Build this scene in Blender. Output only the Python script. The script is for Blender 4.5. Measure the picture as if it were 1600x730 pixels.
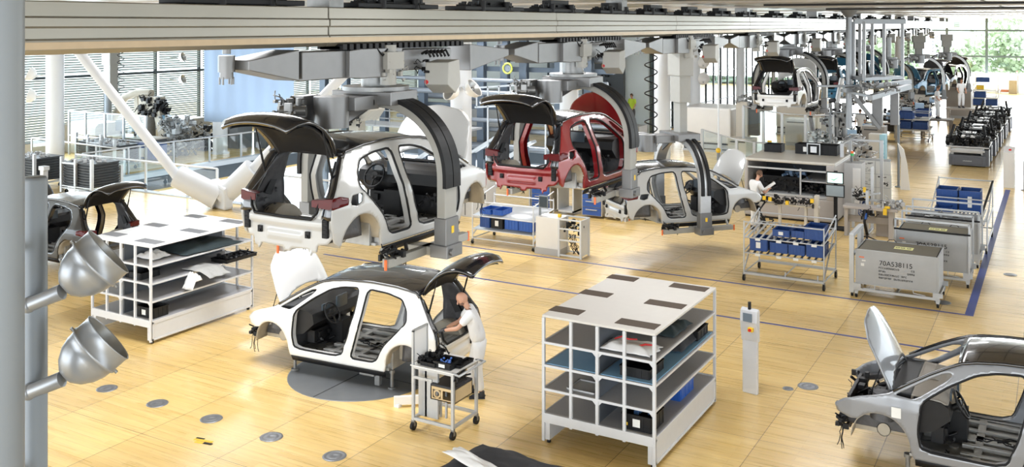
import bpy, bmesh, math, random
import numpy as np
from mathutils import Vector, Matrix, noise
random.seed(7)
scene = bpy.context.scene
for o in list(bpy.data.objects): bpy.data.objects.remove(o)
C = scene.collection
PI = math.pi
# ------------------------------------------------------------------ camera, world, lights, exposure
YAW = math.atan(855/1490)
cam = bpy.data.cameras.new('camera'); camo = bpy.data.objects.new('camera', cam); C.objects.link(camo)
camo.location = (0, 0, 6.2); camo.rotation_euler = (PI/2, 0, YAW)
cam.sensor_width = 36; cam.lens = 1490/1600*36; cam.shift_y = -(365-38)/1600
cam.clip_start = .1; cam.clip_end = 400
scene.camera = camo
scene.view_settings.view_transform = 'Standard'; scene.view_settings.look = 'None'
scene.view_settings.gamma = 1; scene.view_settings.use_curve_mapping = False
scene.view_settings.exposure = .93
w = bpy.data.worlds.new('world'); scene.world = w; w.use_nodes = True
bg = w.node_tree.nodes['Background']; bg.inputs[0].default_value = (.84, .93, 1, 1); bg.inputs[1].default_value = 2.0
def area(name, loc, rot, sx, sy, power, col=(1, 1, 1)):
    l = bpy.data.lights.new(name, 'AREA'); l.shape = 'RECTANGLE'; l.size = sx; l.size_y = sy; l.energy = power; l.color = col
    o = bpy.data.objects.new(name, l); C.objects.link(o); o.location = loc; o.rotation_euler = rot
    return o
# daylight through the glass walls (left, far end); side and back lamps are added fill
area('daylight_left_windows', (-41.4, 20, 3.5), (0, -PI/2, 0), 6, 44, 2400, (.78, .90, 1))
area('daylight_end_windows', (-8, 97.2, 3.6), (-PI/2, 0, 0), 36, 5.5, 6000, (.92, .98, 1))
area('fill_side', (16, 22, 3.6), (0, PI/2, 0), 6, 50, 350, (.95, .98, 1))  # added fill lamp on the open right side, out of view
area('fill_back', (-12, -9, 3.6), (PI/2, 0, 0), 46, 6, 1700, (.92, .96, 1))  # added fill behind the camera, lifts surfaces facing it
for i, (lx, ly) in enumerate([(-12.5, 12), (-5, 14), (-12.5, 24), (-5, 26), (-16, 38), (-5, 40), (-12, 56), (-5, 60), (-26, 24), (-26, 40), (-12, 80)]):
    area('ceiling_light', (lx, ly, 6.6), (0, 0, 0), 2.6, 2.6, 260 if lx < -10 else 130, (.97, .98, 1))

# ------------------------------------------------------------------ helpers
MATS = {}
def mat(name, col, rough=.5, metal=0, var=.06, scale=6, coat=0, bump=0, trans=0, emit=0, spec=.5, alpha=None):
    if name in MATS: return MATS[name]
    m = bpy.data.materials.new(name); m.use_nodes = True; nt = m.node_tree; b = nt.nodes['Principled BSDF']
    b.inputs['Roughness'].default_value = rough; b.inputs['Metallic'].default_value = metal
    b.inputs['Coat Weight'].default_value = coat; b.inputs['Coat Roughness'].default_value = .05
    b.inputs['Specular IOR Level'].default_value = spec
    tc = nt.nodes.new('ShaderNodeTexCoord'); n = nt.nodes.new('ShaderNodeTexNoise'); n.inputs['Scale'].default_value = scale
    n.inputs['Detail'].default_value = 3
    nt.links.new(tc.outputs['Object'], n.inputs['Vector'])
    mx = nt.nodes.new('ShaderNodeMix'); mx.data_type = 'RGBA'
    mx.inputs[6].default_value = (*[max(0, c*(1-var)) for c in col], 1); mx.inputs[7].default_value = (*[min(1, c*(1+var)) for c in col], 1)
    nt.links.new(n.outputs['Fac'], mx.inputs[0]); nt.links.new(mx.outputs[2], b.inputs['Base Color'])
    if bump:
        bp = nt.nodes.new('ShaderNodeBump'); bp.inputs['Strength'].default_value = bump; bp.inputs['Distance'].default_value = .02
        nt.links.new(n.outputs['Fac'], bp.inputs['Height']); nt.links.new(bp.outputs[0], b.inputs['Normal'])
    if trans:
        b.inputs['Transmission Weight'].default_value = trans; b.inputs['IOR'].default_value = 1.45
    if emit:
        b.inputs['Emission Color'].default_value = (*col, 1); b.inputs['Emission Strength'].default_value = emit
    MATS[name] = m; return m
def glass_mat(name, tint, alpha, rough=.03):
    if name in MATS: return MATS[name]
    m = bpy.data.materials.new(name); m.use_nodes = True; nt = m.node_tree; nt.nodes.clear()
    out = nt.nodes.new('ShaderNodeOutputMaterial'); t = nt.nodes.new('ShaderNodeBsdfTransparent'); g = nt.nodes.new('ShaderNodeBsdfGlossy')
    t.inputs[0].default_value = (*tint, 1); g.inputs['Roughness'].default_value = rough
    g.inputs['Color'].default_value = (1, 1, 1, 1)
    fr = nt.nodes.new('ShaderNodeFresnel'); fr.inputs[0].default_value = 1.45
    mx = nt.nodes.new('ShaderNodeMixShader'); ad = nt.nodes.new('ShaderNodeMath'); ad.operation = 'ADD'; ad.inputs[1].default_value = alpha; ad.use_clamp = True
    nt.links.new(fr.outputs[0], ad.inputs[0]); nt.links.new(ad.outputs[0], mx.inputs[0])
    nt.links.new(t.outputs[0], mx.inputs[1]); nt.links.new(g.outputs[0], mx.inputs[2]); nt.links.new(mx.outputs[0], out.inputs[0])
    MATS[name] = m; return m

class MB:
    """collects primitives, then links them as one mesh object"""
    def __init__(s): s.v = []; s.f = []; s.m = []; s.cur = 0; s.sm = []
    def add(s, vs, fs, smooth=False):
        o = len(s.v); s.v += [tuple(p) for p in vs]
        for f in fs: s.f.append(tuple(i+o for i in f)); s.m.append(s.cur); s.sm.append(smooth)
        return s
    def slot(s, i): s.cur = i; return s
    def box(s, x0, x1, y0, y1, z0, z1):
        vs = [(x, y, z) for x in (x0, x1) for y in (y0, y1) for z in (z0, z1)]
        return s.add(vs, [(0,1,3,2), (4,6,7,5), (0,4,5,1), (2,3,7,6), (0,2,6,4), (1,5,7,3)])
    def cbox(s, c, d): return s.box(c[0]-d[0]/2, c[0]+d[0]/2, c[1]-d[1]/2, c[1]+d[1]/2, c[2]-d[2]/2, c[2]+d[2]/2)
    def bar(s, a, b, w, h=None, up=(0,0,1)):
        h = h or w; a = Vector(a); b = Vector(b); d = (b-a)
        if d.length < 1e-6: return s
        d.normalize(); u = Vector(up)
        if abs(d.dot(u)) > .98: u = Vector((0,1,0))
        sd = d.cross(u).normalized(); u = sd.cross(d).normalized()
        vs = [p + sd*i*w/2 + u*j*h/2 for p in (a, b) for i, j in ((-1,-1), (1,-1), (1,1), (-1,1))]
        return s.add(vs, [(0,3,2,1), (4,5,6,7), (0,1,5,4), (1,2,6,5), (2,3,7,6), (3,0,4,7)])
    def cyl(s, a, b, r, r2=None, n=12, cap=True):
        a = Vector(a); b = Vector(b); r2 = r if r2 is None else r2; d = (b-a).normalized()
        u = d.orthogonal().normalized(); v = d.cross(u)
        vs = [p + (u*math.cos(2*PI*i/n) + v*math.sin(2*PI*i/n))*q for p, q in ((a, r), (b, r2)) for i in range(n)]
        s.add(vs, [(i, (i+1) % n, n+(i+1) % n, n+i) for i in range(n)], True)
        if cap: s.add(vs[:n], [tuple(range(n-1, -1, -1))]); s.add(vs[n:], [tuple(range(n))])
        return s
    def tube(s, pts, r, n=8, closed=False):
        pts = [Vector(p) for p in pts]; N = len(pts); vs = []; u = None
        for i, p in enumerate(pts):
            if closed: d = pts[(i+1) % N]-pts[i-1]
            else: d = pts[min(i+1, N-1)]-pts[max(i-1, 0)]
            d.normalize()
            u = d.orthogonal().normalized() if u is None else (u - d*u.dot(d)).normalized()
            v = d.cross(u); rr = r[i] if isinstance(r, (list, tuple)) else r
            vs += [p + (u*math.cos(2*PI*k/n)+v*math.sin(2*PI*k/n))*rr for k in range(n)]
        fs = []
        for i in range(N if closed else N-1):
            j = (i+1) % N
            fs += [(i*n+k, i*n+(k+1) % n, j*n+(k+1) % n, j*n+k) for k in range(n)]
        if not closed: fs += [tuple(range(n-1, -1, -1)), tuple(range((N-1)*n, N*n))]
        return s.add(vs, fs, True)
    def strip(s, pts, w, t, nrm):
        """rectangular section swept along pts; w across (side axis), t along nrm(i)"""
        pts = [Vector(p) for p in pts]; vs = []; N = len(pts)
        for i, p in enumerate(pts):
            d = (pts[min(i+1, N-1)]-pts[max(i-1, 0)]).normalized(); k = Vector(nrm(i) if callable(nrm) else nrm)
            sd = d.cross(k).normalized(); k = sd.cross(d).normalized()
            vs += [p-sd*w/2-k*t/2, p+sd*w/2-k*t/2, p+sd*w/2+k*t/2, p-sd*w/2+k*t/2]
        fs = [(0,3,2,1), tuple((N-1)*4+q for q in (0,1,2,3))]
        for i in range(N-1): fs += [(i*4+q, i*4+(q+1) % 4, i*4+4+(q+1) % 4, i*4+4+q) for q in range(4)]
        return s.add(vs, fs)
    def lathe(s, prof, org=(0,0,0), axis=(0,0,1), n=24):
        a = Vector(axis).normalized(); u = a.orthogonal().normalized(); v = a.cross(u); o = Vector(org); vs = []
        for r, h in prof: vs += [o + a*h + (u*math.cos(2*PI*k/n)+v*math.sin(2*PI*k/n))*max(r, 1e-4) for k in range(n)]
        return s.add(vs, [(i*n+k, i*n+(k+1) % n, (i+1)*n+(k+1) % n, (i+1)*n+k) for i in range(len(prof)-1) for k in range(n)], True)
    def prism(s, poly, ax, a, b):
        """poly = 2D points in the plane normal to axis ax (0,1,2), extruded from a to b"""
        def P(p, t):
            q = list(p); q.insert(ax, t); return tuple(q)
        n = len(poly); vs = [P(p, a) for p in poly] + [P(p, b) for p in poly]
        return s.add(vs, [tuple(range(n-1, -1, -1)), tuple(range(n, 2*n))] + [(i, (i+1) % n, n+(i+1) % n, n+i) for i in range(n)])
    def grid(s, fn, nu, nv, smooth=True):
        vs = [fn(i/nu, j/nv) for j in range(nv+1) for i in range(nu+1)]
        return s.add(vs, [(j*(nu+1)+i, j*(nu+1)+i+1, (j+1)*(nu+1)+i+1, (j+1)*(nu+1)+i) for j in range(nv) for i in range(nu)], smooth)
    def ball(s, c, r, n=12, sc=(1,1,1)):
        m = n//2; vs = []; fs = []
        for j in range(m+1):
            t = PI*j/m
            for i in range(n): vs.append((c[0]+r*sc[0]*math.sin(t)*math.cos(2*PI*i/n), c[1]+r*sc[1]*math.sin(t)*math.sin(2*PI*i/n), c[2]+r*sc[2]*math.cos(t)))
        for j in range(m):
            for i in range(n): fs.append((j*n+i, (j+1)*n+i, (j+1)*n+(i+1) % n, j*n+(i+1) % n))
        return s.add(vs, fs, True)
    def blob(s, rnd, c, size, n, mx=.06):
        """cluster of small mechanical bits"""
        for _ in range(n):
            p = Vector((c[0]+rnd.uniform(-1,1)*size[0]/2, c[1]+rnd.uniform(-1,1)*size[1]/2, c[2]+rnd.uniform(-1,1)*size[2]/2))
            k = rnd.random()
            if k < .4: s.cbox(p, [rnd.uniform(.3,1)*mx*2 for _ in range(3)])
            elif k < .75:
                d = Vector((rnd.uniform(-1,1), rnd.uniform(-1,1), rnd.uniform(-.6,.6))).normalized()*mx*2.2
                s.cyl(p-d/2, p+d/2, rnd.uniform(.25,.6)*mx, n=8)
            else:
                q = [p]
                for _ in range(5): q.append(q[-1]+Vector((rnd.uniform(-1,1), rnd.uniform(-1,1), rnd.uniform(-1,1)))*mx*1.3)
                s.tube(q, mx*.16, n=5)
        return s
    def build(s, name, mats, parent=None, bevel=0, solid=0, off=-1, subsurf=0):
        me = bpy.data.meshes.new(name); me.from_pydata(s.v, [], s.f)
        ms = mats if isinstance(mats, (list, tuple)) else [mats]
        for m in ms: me.materials.append(m)
        me.polygons.foreach_set('material_index', [min(i, len(ms)-1) for i in s.m])
        me.polygons.foreach_set('use_smooth', s.sm); me.update()
        o = bpy.data.objects.new(name, me); C.objects.link(o)
        if parent: o.parent = parent
        if solid:
            md = o.modifiers.new('solid', 'SOLIDIFY'); md.thickness = solid; md.offset = off; md.use_even_offset = False
        if bevel:
            md = o.modifiers.new('bevel', 'BEVEL'); md.width = bevel; md.segments = 2; md.limit_method = 'ANGLE'; md.angle_limit = .9
        if subsurf:
            md = o.modifiers.new('sub', 'SUBSURF'); md.levels = subsurf; md.render_levels = subsurf
        return o
def thing(name, label, cat, loc=(0,0,0), rotz=0, group=None):
    o = bpy.data.objects.new(name, None); C.objects.link(o); o.location = loc; o.rotation_euler = (0, 0, rotz); o.empty_display_size = .2
    o['label'] = label; o['category'] = cat
    if group: o['group'] = group
    return o
def tag(o, label, cat, group=None):
    o['label'] = label; o['category'] = cat
    if group: o['group'] = group
    return o
def struct(o): o['kind'] = 'structure'; return o
def dup(root, loc, rotz=None, label=None, group=None):
    def cp(o, par):
        c = o.copy(); C.objects.link(c)
        if par: c.parent = par
        for ch in list(o.children): cp(ch, c)
        return c
    r = cp(root, None); r.location = loc
    if rotz is not None: r.rotation_euler = (0, 0, rotz)
    if label: r['label'] = label
    if group: r['group'] = group
    return r
def lerp_tab(t, x):
    if x <= t[0][0]: return t[0][1]
    for (a, b), (c, d) in zip(t, t[1:]):
        if x <= c:
            k = (x-a)/(c-a); return b+(d-b)*k
    return t[-1][1]
def chaikin(p, n=2):
    for _ in range(n):
        q = []
        for i in range(len(p)):
            a = p[i]; b = p[(i+1) % len(p)]
            q += [(a[0]*.86+b[0]*.14, a[1]*.86+b[1]*.14), (a[0]*.14+b[0]*.86, a[1]*.14+b[1]*.86)]
        p = q
    return p
def snap_grid(outline, holes, cell, fn):
    """dense quad sheet bounded by outline and pierced by holes (2D), mapped to 3D by fn"""
    def inside(poly, P):
        r = np.zeros(len(P), bool); n = len(poly)
        for i in range(n):
            x1, y1 = poly[i]; x2, y2 = poly[(i+1) % n]
            if y1 == y2: continue
            k = ((y1 > P[:,1]) != (y2 > P[:,1])) & (P[:,0] < (x2-x1)*(P[:,1]-y1)/(y2-y1)+x1)
            r ^= k
        return r
    o = np.array(outline); x0, y0 = o.min(0)-cell; x1, y1 = o.max(0)+cell
    nx = int((x1-x0)/cell)+1; ny = int((y1-y0)/cell)+1
    cx, cy = np.meshgrid(x0+(np.arange(nx)+.5)*cell, y0+(np.arange(ny)+.5)*cell)
    Pc = np.stack([cx.ravel(), cy.ravel()], 1); k = inside(outline, Pc)
    for h in holes: k &= ~inside(h, Pc)
    k = k.reshape(ny, nx)
    vid = {}; V = []; Fc = []
    def vv(i, j):
        if (i, j) not in vid: vid[(i, j)] = len(V); V.append([x0+i*cell, y0+j*cell])
        return vid[(i, j)]
    for j in range(ny):
        for i in range(nx):
            if k[j, i]: Fc.append((vv(i, j), vv(i+1, j), vv(i+1, j+1), vv(i, j+1)))
    segs = []
    for poly in [outline]+list(holes):
        for a in range(len(poly)): segs.append((poly[a], poly[(a+1) % len(poly)]))
    A = np.array([s_[0] for s_ in segs]); B = np.array([s_[1] for s_ in segs]); AB = B-A; L = np.maximum((AB**2).sum(1), 1e-12)
    for (i, j), q in vid.items():
        full = all(0 <= jj < ny and 0 <= ii < nx and k[jj, ii] for ii in (i-1, i) for jj in (j-1, j))
        if full: continue
        p = np.array(V[q]); t = np.clip(((p-A)*AB).sum(1)/L, 0, 1); Q = A+AB*t[:,None]; d = ((Q-p)**2).sum(1)
        V[q] = list(Q[d.argmin()])
    return [fn(a, b) for a, b in V], Fc
# ------------------------------------------------------------------ materials
WHITE = mat('paint_white', (.80, .80, .79), .3, 0, .02, 2, coat=.8)
OFFW = mat('paint_grey_white', (.47, .47, .46), .3, 0, .03, 2, coat=.7)
SILV = mat('paint_light_silver', (.55, .54, .50), .32, .1, .03, 2, coat=.7)
RED = mat('paint_red', (.22, .006, .010), .28, .1, .06, 2, coat=1)
BLUE = mat('paint_blue', (.03, .14, .24), .28, .2, .06, 2, coat=1)
GREY = mat('paint_grey', (.25, .26, .28), .3, .1, .03, 2, coat=.8)
PBLACK = mat('paint_black', (.012, .012, .014), .18, 0, .2, 2, coat=1)
PRIM = mat('primer_metal', (.42, .38, .31), .55, .2, .25, 5, bump=.3)
PRIMD = mat('sound_deadening', (.08, .08, .085), .5, .2, .5, 9, bump=.6)
FLOORP = mat('galvanised_floor_pan', (.36, .36, .35), .45, .5, .3, 6, bump=.4)
RUB = mat('black_rubber', (.009, .009, .010), .5, 0, .2, spec=.25)
PLAS = mat('black_plastic', (.010, .010, .011), .45, 0, .3, 10, spec=.3)
DPLAS = mat('charcoal_plastic', (.03, .031, .034), .5, 0, .3, 10)
LAMPR = mat('red_lamp', (.085, .0015, .003), .3, 0, .3, 20, coat=.1, spec=.3)
ALU = mat('brushed_aluminium', (.46, .46, .46), .38, .75, .08, 14)
ALUL = mat('light_aluminium_profile', (.50, .515, .53), .40, .4, .06, 10)
STEEL = mat('machine_steel', (.22, .22, .215), .4, .6, .2, 12)
CARR = mat('carrier_silver', (.19, .19, .19), .38, .5, .08, 6)
CARL = mat('carrier_light', (.33, .325, .30), .5, .1, .06, 6)
SCREEN = mat('screen', (.05, .07, .09), .15, 0, .3, 3)
YEL = mat('yellow_plastic', (.85, .55, .03), .4)
REDP = mat('red_plastic', (.6, .02, .02), .4)
ORG = mat('orange_tip', (.85, .16, .03), .4)
BINB = mat('blue_bin_plastic', (.012, .06, .24), .4, 0, .15, 8)
WLAM = mat('white_laminate', (.80, .79, .77), .35, 0, .03, 3)
GLAM = mat('grey_laminate', (.45, .45, .45), .45, 0, .05, 3)

# ------------------------------------------------------------------ car body
WT = [(.1,.79), (.5,.865), (1.0,.90), (2.0,.905), (3.0,.90), (3.5,.885), (3.85,.83), (4.06,.72)]
GT = [(.2,.955), (.35,.975), (.55,1.0), (.85,1.0), (.98,.975), (1.2,.86), (1.42,.75), (1.55,.68)]
def cx_(y, z): return lerp_tab(WT, y)*lerp_tab(GT, z)
ROOFT = [(.5,1.44), (.62,1.475), (1.0,1.525), (1.5,1.545), (2.0,1.53), (2.3,1.50), (2.5,1.46)]
def arc(cy, cz, r, a0, a1, n): return [(cy+r*math.cos(math.radians(a0+(a1-a0)*i/n)), cz+r*math.sin(math.radians(a0+(a1-a0)*i/n))) for i in range(n+1)]
OUT = ([(.17,.60), (.22,.44), (.33,.36)] + arc(.70, .36, .37, 180, 0, 18) + [(1.10,.25), (3.04,.25)] + arc(3.46, .36, .385, 180, 42, 14) +
       [(3.86,.60), (4.04,.63), (4.08,.72), (3.95,.82), (3.75,.90), (3.5,.97), (3.36,1.015), (3.12,1.15), (2.85,1.30), (2.62,1.41), (2.48,1.468)] +
       [(2.3,1.505), (2.0,1.535), (1.5,1.55), (1.0,1.53), (.62,1.48), (.54,1.42), (.42,1.25), (.30,1.08), (.20,.96), (.16,.84), (.15,.70)])
DF = chaikin([(2.95,.37), (2.99,.60), (2.95,.97), (2.62,1.20), (2.30,1.37), (2.05,1.43), (1.72,1.45), (1.72,1.05), (1.80,.75), (1.95,.37)])
DR = chaikin([(1.78,.37), (1.66,.70), (1.58,1.0), (1.56,1.45), (1.15,1.43), (.86,1.37), (.74,1.22), (.70,1.05), (.90,.85), (1.10,.66), (1.24,.42), (1.34,.37)])
QW = [(3.28,1.01), (3.05,.995), (2.96,1.04), (2.66,1.25), (2.57,1.335), (2.60,1.35), (2.70,1.33), (2.86,1.25), (3.12,1.10)]
FL = [(.74,.99), (.52,.98), (.47,.87), (.60,.84), (.70,.88)]
def panel(parent, name, outline, holes, cell, fn, m, solid=.03, off=-1, flip=False):
    V, Fc = snap_grid(outline, holes, cell, fn)
    if flip: Fc = [f[::-1] for f in Fc]
    b = MB(); b.add(V, Fc, True); return b.build(name, m, parent, solid=solid, off=off)
HPROF = [(0,0), (.06,.10), (.16,.23), (.32,.37), (.50,.46), (.68,.50), (.84,.48), (.96,.40)]
def hprof(t):
    k = t*(len(HPROF)-1); i = min(int(k), len(HPROF)-2); f = k-i
    return HPROF[i][0]*(1-f)+HPROF[i+1][0]*f, HPROF[i][1]*(1-f)+HPROF[i+1][1]*f
def make_car(name, label, cat, loc, rotz, paint, roofm=PBLACK, rnd=random.Random(3)):
    t = thing(name, label, cat, loc, rotz)
    Y0 = 2.1
    for s in (-1, 1):
        holes = [DF, DR, QW] + ([FL] if s > 0 else [])
        panel(t, 'side_panel', OUT, holes, .028, lambda y, z, s=s: (s*cx_(y, z), y-Y0, z), paint, .035, -1, flip=(s < 0))
        for H, nm in ((DF, 'door_seal'), (DR, 'door_seal')):
            b = MB(); b.tube([(s*(cx_(y, z)-.012), y-Y0, z) for y, z in H], .017, 6, closed=True); b.build(nm, RUB, t)
        # inner edge of the door apertures
        for H in (DF, DR):
            b = MB(); n = len(H)
            for i in range(n):
                (y1, z1), (y2, z2) = H[i], H[(i+1) % n]
                b.add([(s*(cx_(y1,z1)-.01), y1-Y0, z1), (s*(cx_(y2,z2)-.01), y2-Y0, z2), (s*(cx_(y2,z2)-.12), y2-Y0, z2), (s*(cx_(y1,z1)-.12), y1-Y0, z1)], [(0,1,2,3)], True)
            b.build('door_aperture', paint, t)
        # wheelhouses
        for (cy, r, a1, dep, m) in ((.70, .372, 180, .36, PRIM), (3.46, .387, 160, .30, PRIM if paint is not GREY else PRIMD)):
            b = MB(); A = arc(cy, .36, r, 0, a1, 16)
            def wfn(u, v, A=A, s=s, dep=dep):
                k = u*(len(A)-1); i = min(int(k), len(A)-2); f = k-i
                y = A[i][0]*(1-f)+A[i+1][0]*f; z = A[i][1]*(1-f)+A[i+1][1]*f
                x0 = cx_(y, max(z, .3))-.01
                return (s*(x0-dep*v), y-Y0, z)
            b.grid(wfn, 20, 4); xi = .5
            b.add([(s*xi, y-Y0, z) for y, z in A]+[(s*xi, cy-Y0, .36)], [(i, i+1, len(A)) for i in range(len(A)-1)])
            b.cyl((s*xi, cy-Y0, .42), (s*(xi+.03), cy-Y0, .42), .09, n=14); b.cyl((s*(xi), cy-.12-Y0, .58), (s*(xi+.02), cy-.12-Y0, .58), .03)
            b.build('wheelhouse', m, t, solid=.008)
        # sill cover
        b = MB(); b.grid(lambda u, v, s=s: (s*(cx_(1.1+1.92*u, .24)+.004-.05*v), 1.1+1.92*u-Y0, .245-.09*v), 12, 2); b.build('sill_trim', RUB, t, solid=.02)
        b = MB(); b.tube([(s*(cx_(y, z)+.004), y-Y0, z+.004) for y, z in [(3.30,1.045), (3.12,1.155), (2.85,1.305), (2.62,1.415), (2.48,1.473), (2.3,1.51), (2.0,1.54), (1.5,1.555), (1.0,1.535), (.62,1.485), (.54,1.42)]], .022, 6); b.build('roof_trim', PBLACK, t)
        # tail lamp
        b = MB(); TL = [(.165,.97), (.30,.99), (.45,.955), (.42,.875), (.165,.845)]
        V, Fc = snap_grid(TL, [], .03, lambda y, z, s=s: (s*(cx_(y, z)+.012), y-Y0, z)); b.add(V, Fc, True)
        xo = cx_(.165, .9)+.012
        b.add([(s*xo, .165-Y0, .845), (s*xo, .165-Y0, .97), (s*.50, .12-Y0, .945), (s*.50, .12-Y0, .87)], [(0,1,2,3)])
        b.add([(s*xo, .165-Y0, .97), (s*.50, .12-Y0, .945), (s*.52, .22-Y0, .95), (s*(xo-.02), .30-Y0, .985)], [(0,1,2,3)])
        b.build('tail_lamp', LAMPR, t, solid=.012, off=0)
        # rear pillar ring (black) and inner trim
        b = MB(); O_ = [(.60,1.47), (.52,1.40), (.42,1.25), (.30,1.08), (.20,.96), (.16,.84), (.15,.72)]
        def rfn(u, v, s=s):
            k = u*(len(O_)-1); i = min(int(k), len(O_)-2); f = k-i
            y = O_[i][0]*(1-f)+O_[i+1][0]*f; z = O_[i][1]*(1-f)+O_[i+1][1]*f
            wd = .10+.14*u
            return (s*(cx_(y, z)-.005-wd*v), y-Y0-.012+.05*v*v, z)
        b.grid(rfn, 16, 3); b.build('rear_pillar_frame', PBLACK, t, solid=.03, off=1 if s > 0 else -1)
        b = MB()
        def tfn(u, v, s=s):
            y = .22+.62*v; zt = min(1.40, .95+(y-.2)*1.25); z = .42+(zt-.42)*u
            return (s*(min(cx_(y, z)-.13, .70)-.05*math.sin(6*u+5*v)*.5), y-Y0, z)
        b.grid(tfn, 14, 10); b.blob(rnd, (s*.66, .5-Y0, .72), (.05, .4, .4), 10, .03); b.build('luggage_bay_trim', PRIMD, t, solid=.01)
        b = MB(); b.prism([(.46-Y0,.90), (.74-Y0,1.28), (.80-Y0,1.24), (.58-Y0,.86)], 0, s*.66, s*.70); b.build('inner_pillar', PLAS, t)
        # front structure
        b = MB(); b.box(min(s*.42, s*.52), max(s*.42, s*.52), 3.05-Y0, 4.0-Y0, .42, .56)
        b.cyl((s*.60, 3.46-Y0, .6), (s*.60, 3.46-Y0, .93), .17, .13, 14); b.prism([(3.12-Y0,.9), (3.9-Y0,.70), (3.9-Y0,.64), (3.12-Y0,.78)], 0, s*.66, s*.74)
        b.build('front_member', PRIMD, t, bevel=.008)
        b = MB(); b.blob(rnd, (s*.62, 4.0-Y0, .56), (.18, .16, .34), 26, .04)
        for k in range(4):
            q = [Vector((s*(.6+.05*k), 3.98-Y0, .5))]
            for _ in range(6): q.append(q[-1]+Vector((rnd.uniform(-.03,.03), rnd.uniform(-.03,.03), -rnd.uniform(.02,.10))))
            b.tube(q, .006, 5)
        b.build('front_wiring', PLAS, t)
        # hatch gas strut
        b = MB(); b.cyl((s*.60, .40-Y0, 1.18), (s*.60, .22-Y0, 1.78), .010, n=8); b.cyl((s*.60, .40-Y0, 1.18), (s*.60, .31-Y0, 1.48), .016, n=8); b.build('gas_strut', RUB, t)
        b = MB(); b.cyl((s*.62, 3.62-Y0, .88), (s*.62, 3.47-Y0, 1.30), .008, n=6); b.build('hood_stay', RUB, t)
    # roof, headers
    def rf(u, v):
        y = .57+(2.52-.57)*v; z = lerp_tab(ROOFT, y); hw = cx_(y, z)+.006; a = 2*u-1
        return (a*hw, y-Y0, z+.012+.045*(1-a*a))
    b = MB(); b.grid(rf, 20, 24); b.build('roof', roofm, t, solid=.03)
    b = MB(); b.tube([(x*.62, 2.44-Y0-.03*x*x, 1.475) for x in [i/6-1 for i in range(13)]], .03, 6); b.tube([(x*.60, .60-Y0, 1.46) for x in (-1, -.5, 0, .5, 1)], .035, 6)
    b.build('roof_header', PLAS, t)
    # floor pan
    b = MB(); b.box(-.80, .80, 1.05-Y0, 3.10-Y0, .25, .29); b.box(-.50, .50, .25-Y0, 1.05-Y0, .50, .54); b.box(-.72, .72, 1.02-Y0, 1.08-Y0, .25, .54)
    for yy in (1.3, 1.75, 2.25): b.box(-.78, .78, yy-Y0, yy+.10-Y0, .29, .35)
    for xx in (-.60, -.28, .28, .60): b.box(xx-.04, xx+.04, 1.35-Y0, 2.5-Y0, .31, .36)
    b.box(-.10, .10, 1.1-Y0, 3.0-Y0, .29, .35)
    for i in range(7): b.box(-.46, .46, .30+.1*i-Y0, .34+.1*i-Y0, .54, .555)
    for s in (-1, 1): b.box(min(s*.74, s*.85), max(s*.74, s*.85), 1.1-Y0, 3.0-Y0, .25, .355)
    for x, y in [(-.45,1.6), (.4,1.9), (0,2.2), (-.3,2.6), (.35,2.7)]: b.cyl((x, y-Y0, .29), (x, y-Y0, .31), .06, n=12)
    b.build('floor_pan', FLOORP, t, bevel=.006)
    b = MB()
    for k in range(9):
        q = [Vector((rnd.uniform(-.5,.5), rnd.uniform(1.2,2.7)-Y0, .37))]
        for _ in range(8): q.append(q[-1]+Vector((rnd.uniform(-.12,.12), rnd.uniform(-.12,.16), rnd.uniform(-.01,.015))))
        b.tube(q, .009, 5)
    b.build('floor_wiring', PLAS, t)
    # rear panel
    RO = [(-.80,.84), (-.60,.84), (-.56,.76), (-.50,.71), (.50,.71), (.56,.76), (.60,.84), (.80,.84), (.79,.52), (.70,.42), (.56,.40), (.54,.31), (.44,.30), (.42,.35), (.12,.33), (.10,.29), (0,.29), (-.02,.33), (-.42,.35), (-.44,.30), (-.54,.31), (-.56,.40), (-.70,.42), (-.79,.52)]
    def pf(x, z):
        r = .035*(1 if .60 < z < .70 else 0) + .02*(1 if abs(x) < .30 and .42 < z < .54 else 0)
        return (x, .14+.11*abs(x/.8)**5-r*.8-Y0, z)
    panel(t, 'rear_panel', RO, [], .025, pf, paint, .03)
    for s in (-1, 1):
        b = MB(); b.box(s*.69-.045, s*.69+.045, .145-Y0, .19-Y0, .50, .72)
        for k in range(4): b.box(s*.69-.036, s*.69+.036, .137-Y0, .15-Y0, .515+.05*k, .55+.05*k)
        b.build('rear_vent', RUB, t, bevel=.01)
        b = MB(); b.box(s*.42-.035, s*.42+.035, .115-Y0, .15-Y0, .48, .56); b.box(s*.42-.02, s*.42+.02, .10-Y0, .13-Y0, .49, .52); b.build('bumper_bracket', RUB, t)
    b = MB(); b.tube([(-.60,.15-Y0,.93), (-.575,.13-Y0,.80), (-.50,.11-Y0,.72), (0,.10-Y0,.715), (.50,.11-Y0,.72), (.575,.13-Y0,.80), (.60,.15-Y0,.93)], .02, 6); b.build('hatch_seal', RUB, t)
    # firewall, dashboard, wheel, screen
    b = MB(); b.box(-.80, .80, 3.02-Y0, 3.06-Y0, .28, .96); b.build('firewall', PRIMD, t)
    b = MB(); b.prism([(2.60-Y0,.78), (2.63-Y0,.93), (2.72-Y0,.975), (3.05-Y0,1.0), (3.05-Y0,.55), (2.82-Y0,.60)], 0, -.78, .78)
    b.box(-.15, .15, 2.45-Y0, 2.85-Y0, .30, .70); b.box(-.62, -.18, 2.70-Y0, 2.85-Y0, .42, .62); b.blob(rnd, (.0, 2.7-Y0, .5), (1.3, .2, .3), 24, .05)
    b.build('dashboard', PLAS, t, bevel=.02)
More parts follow.
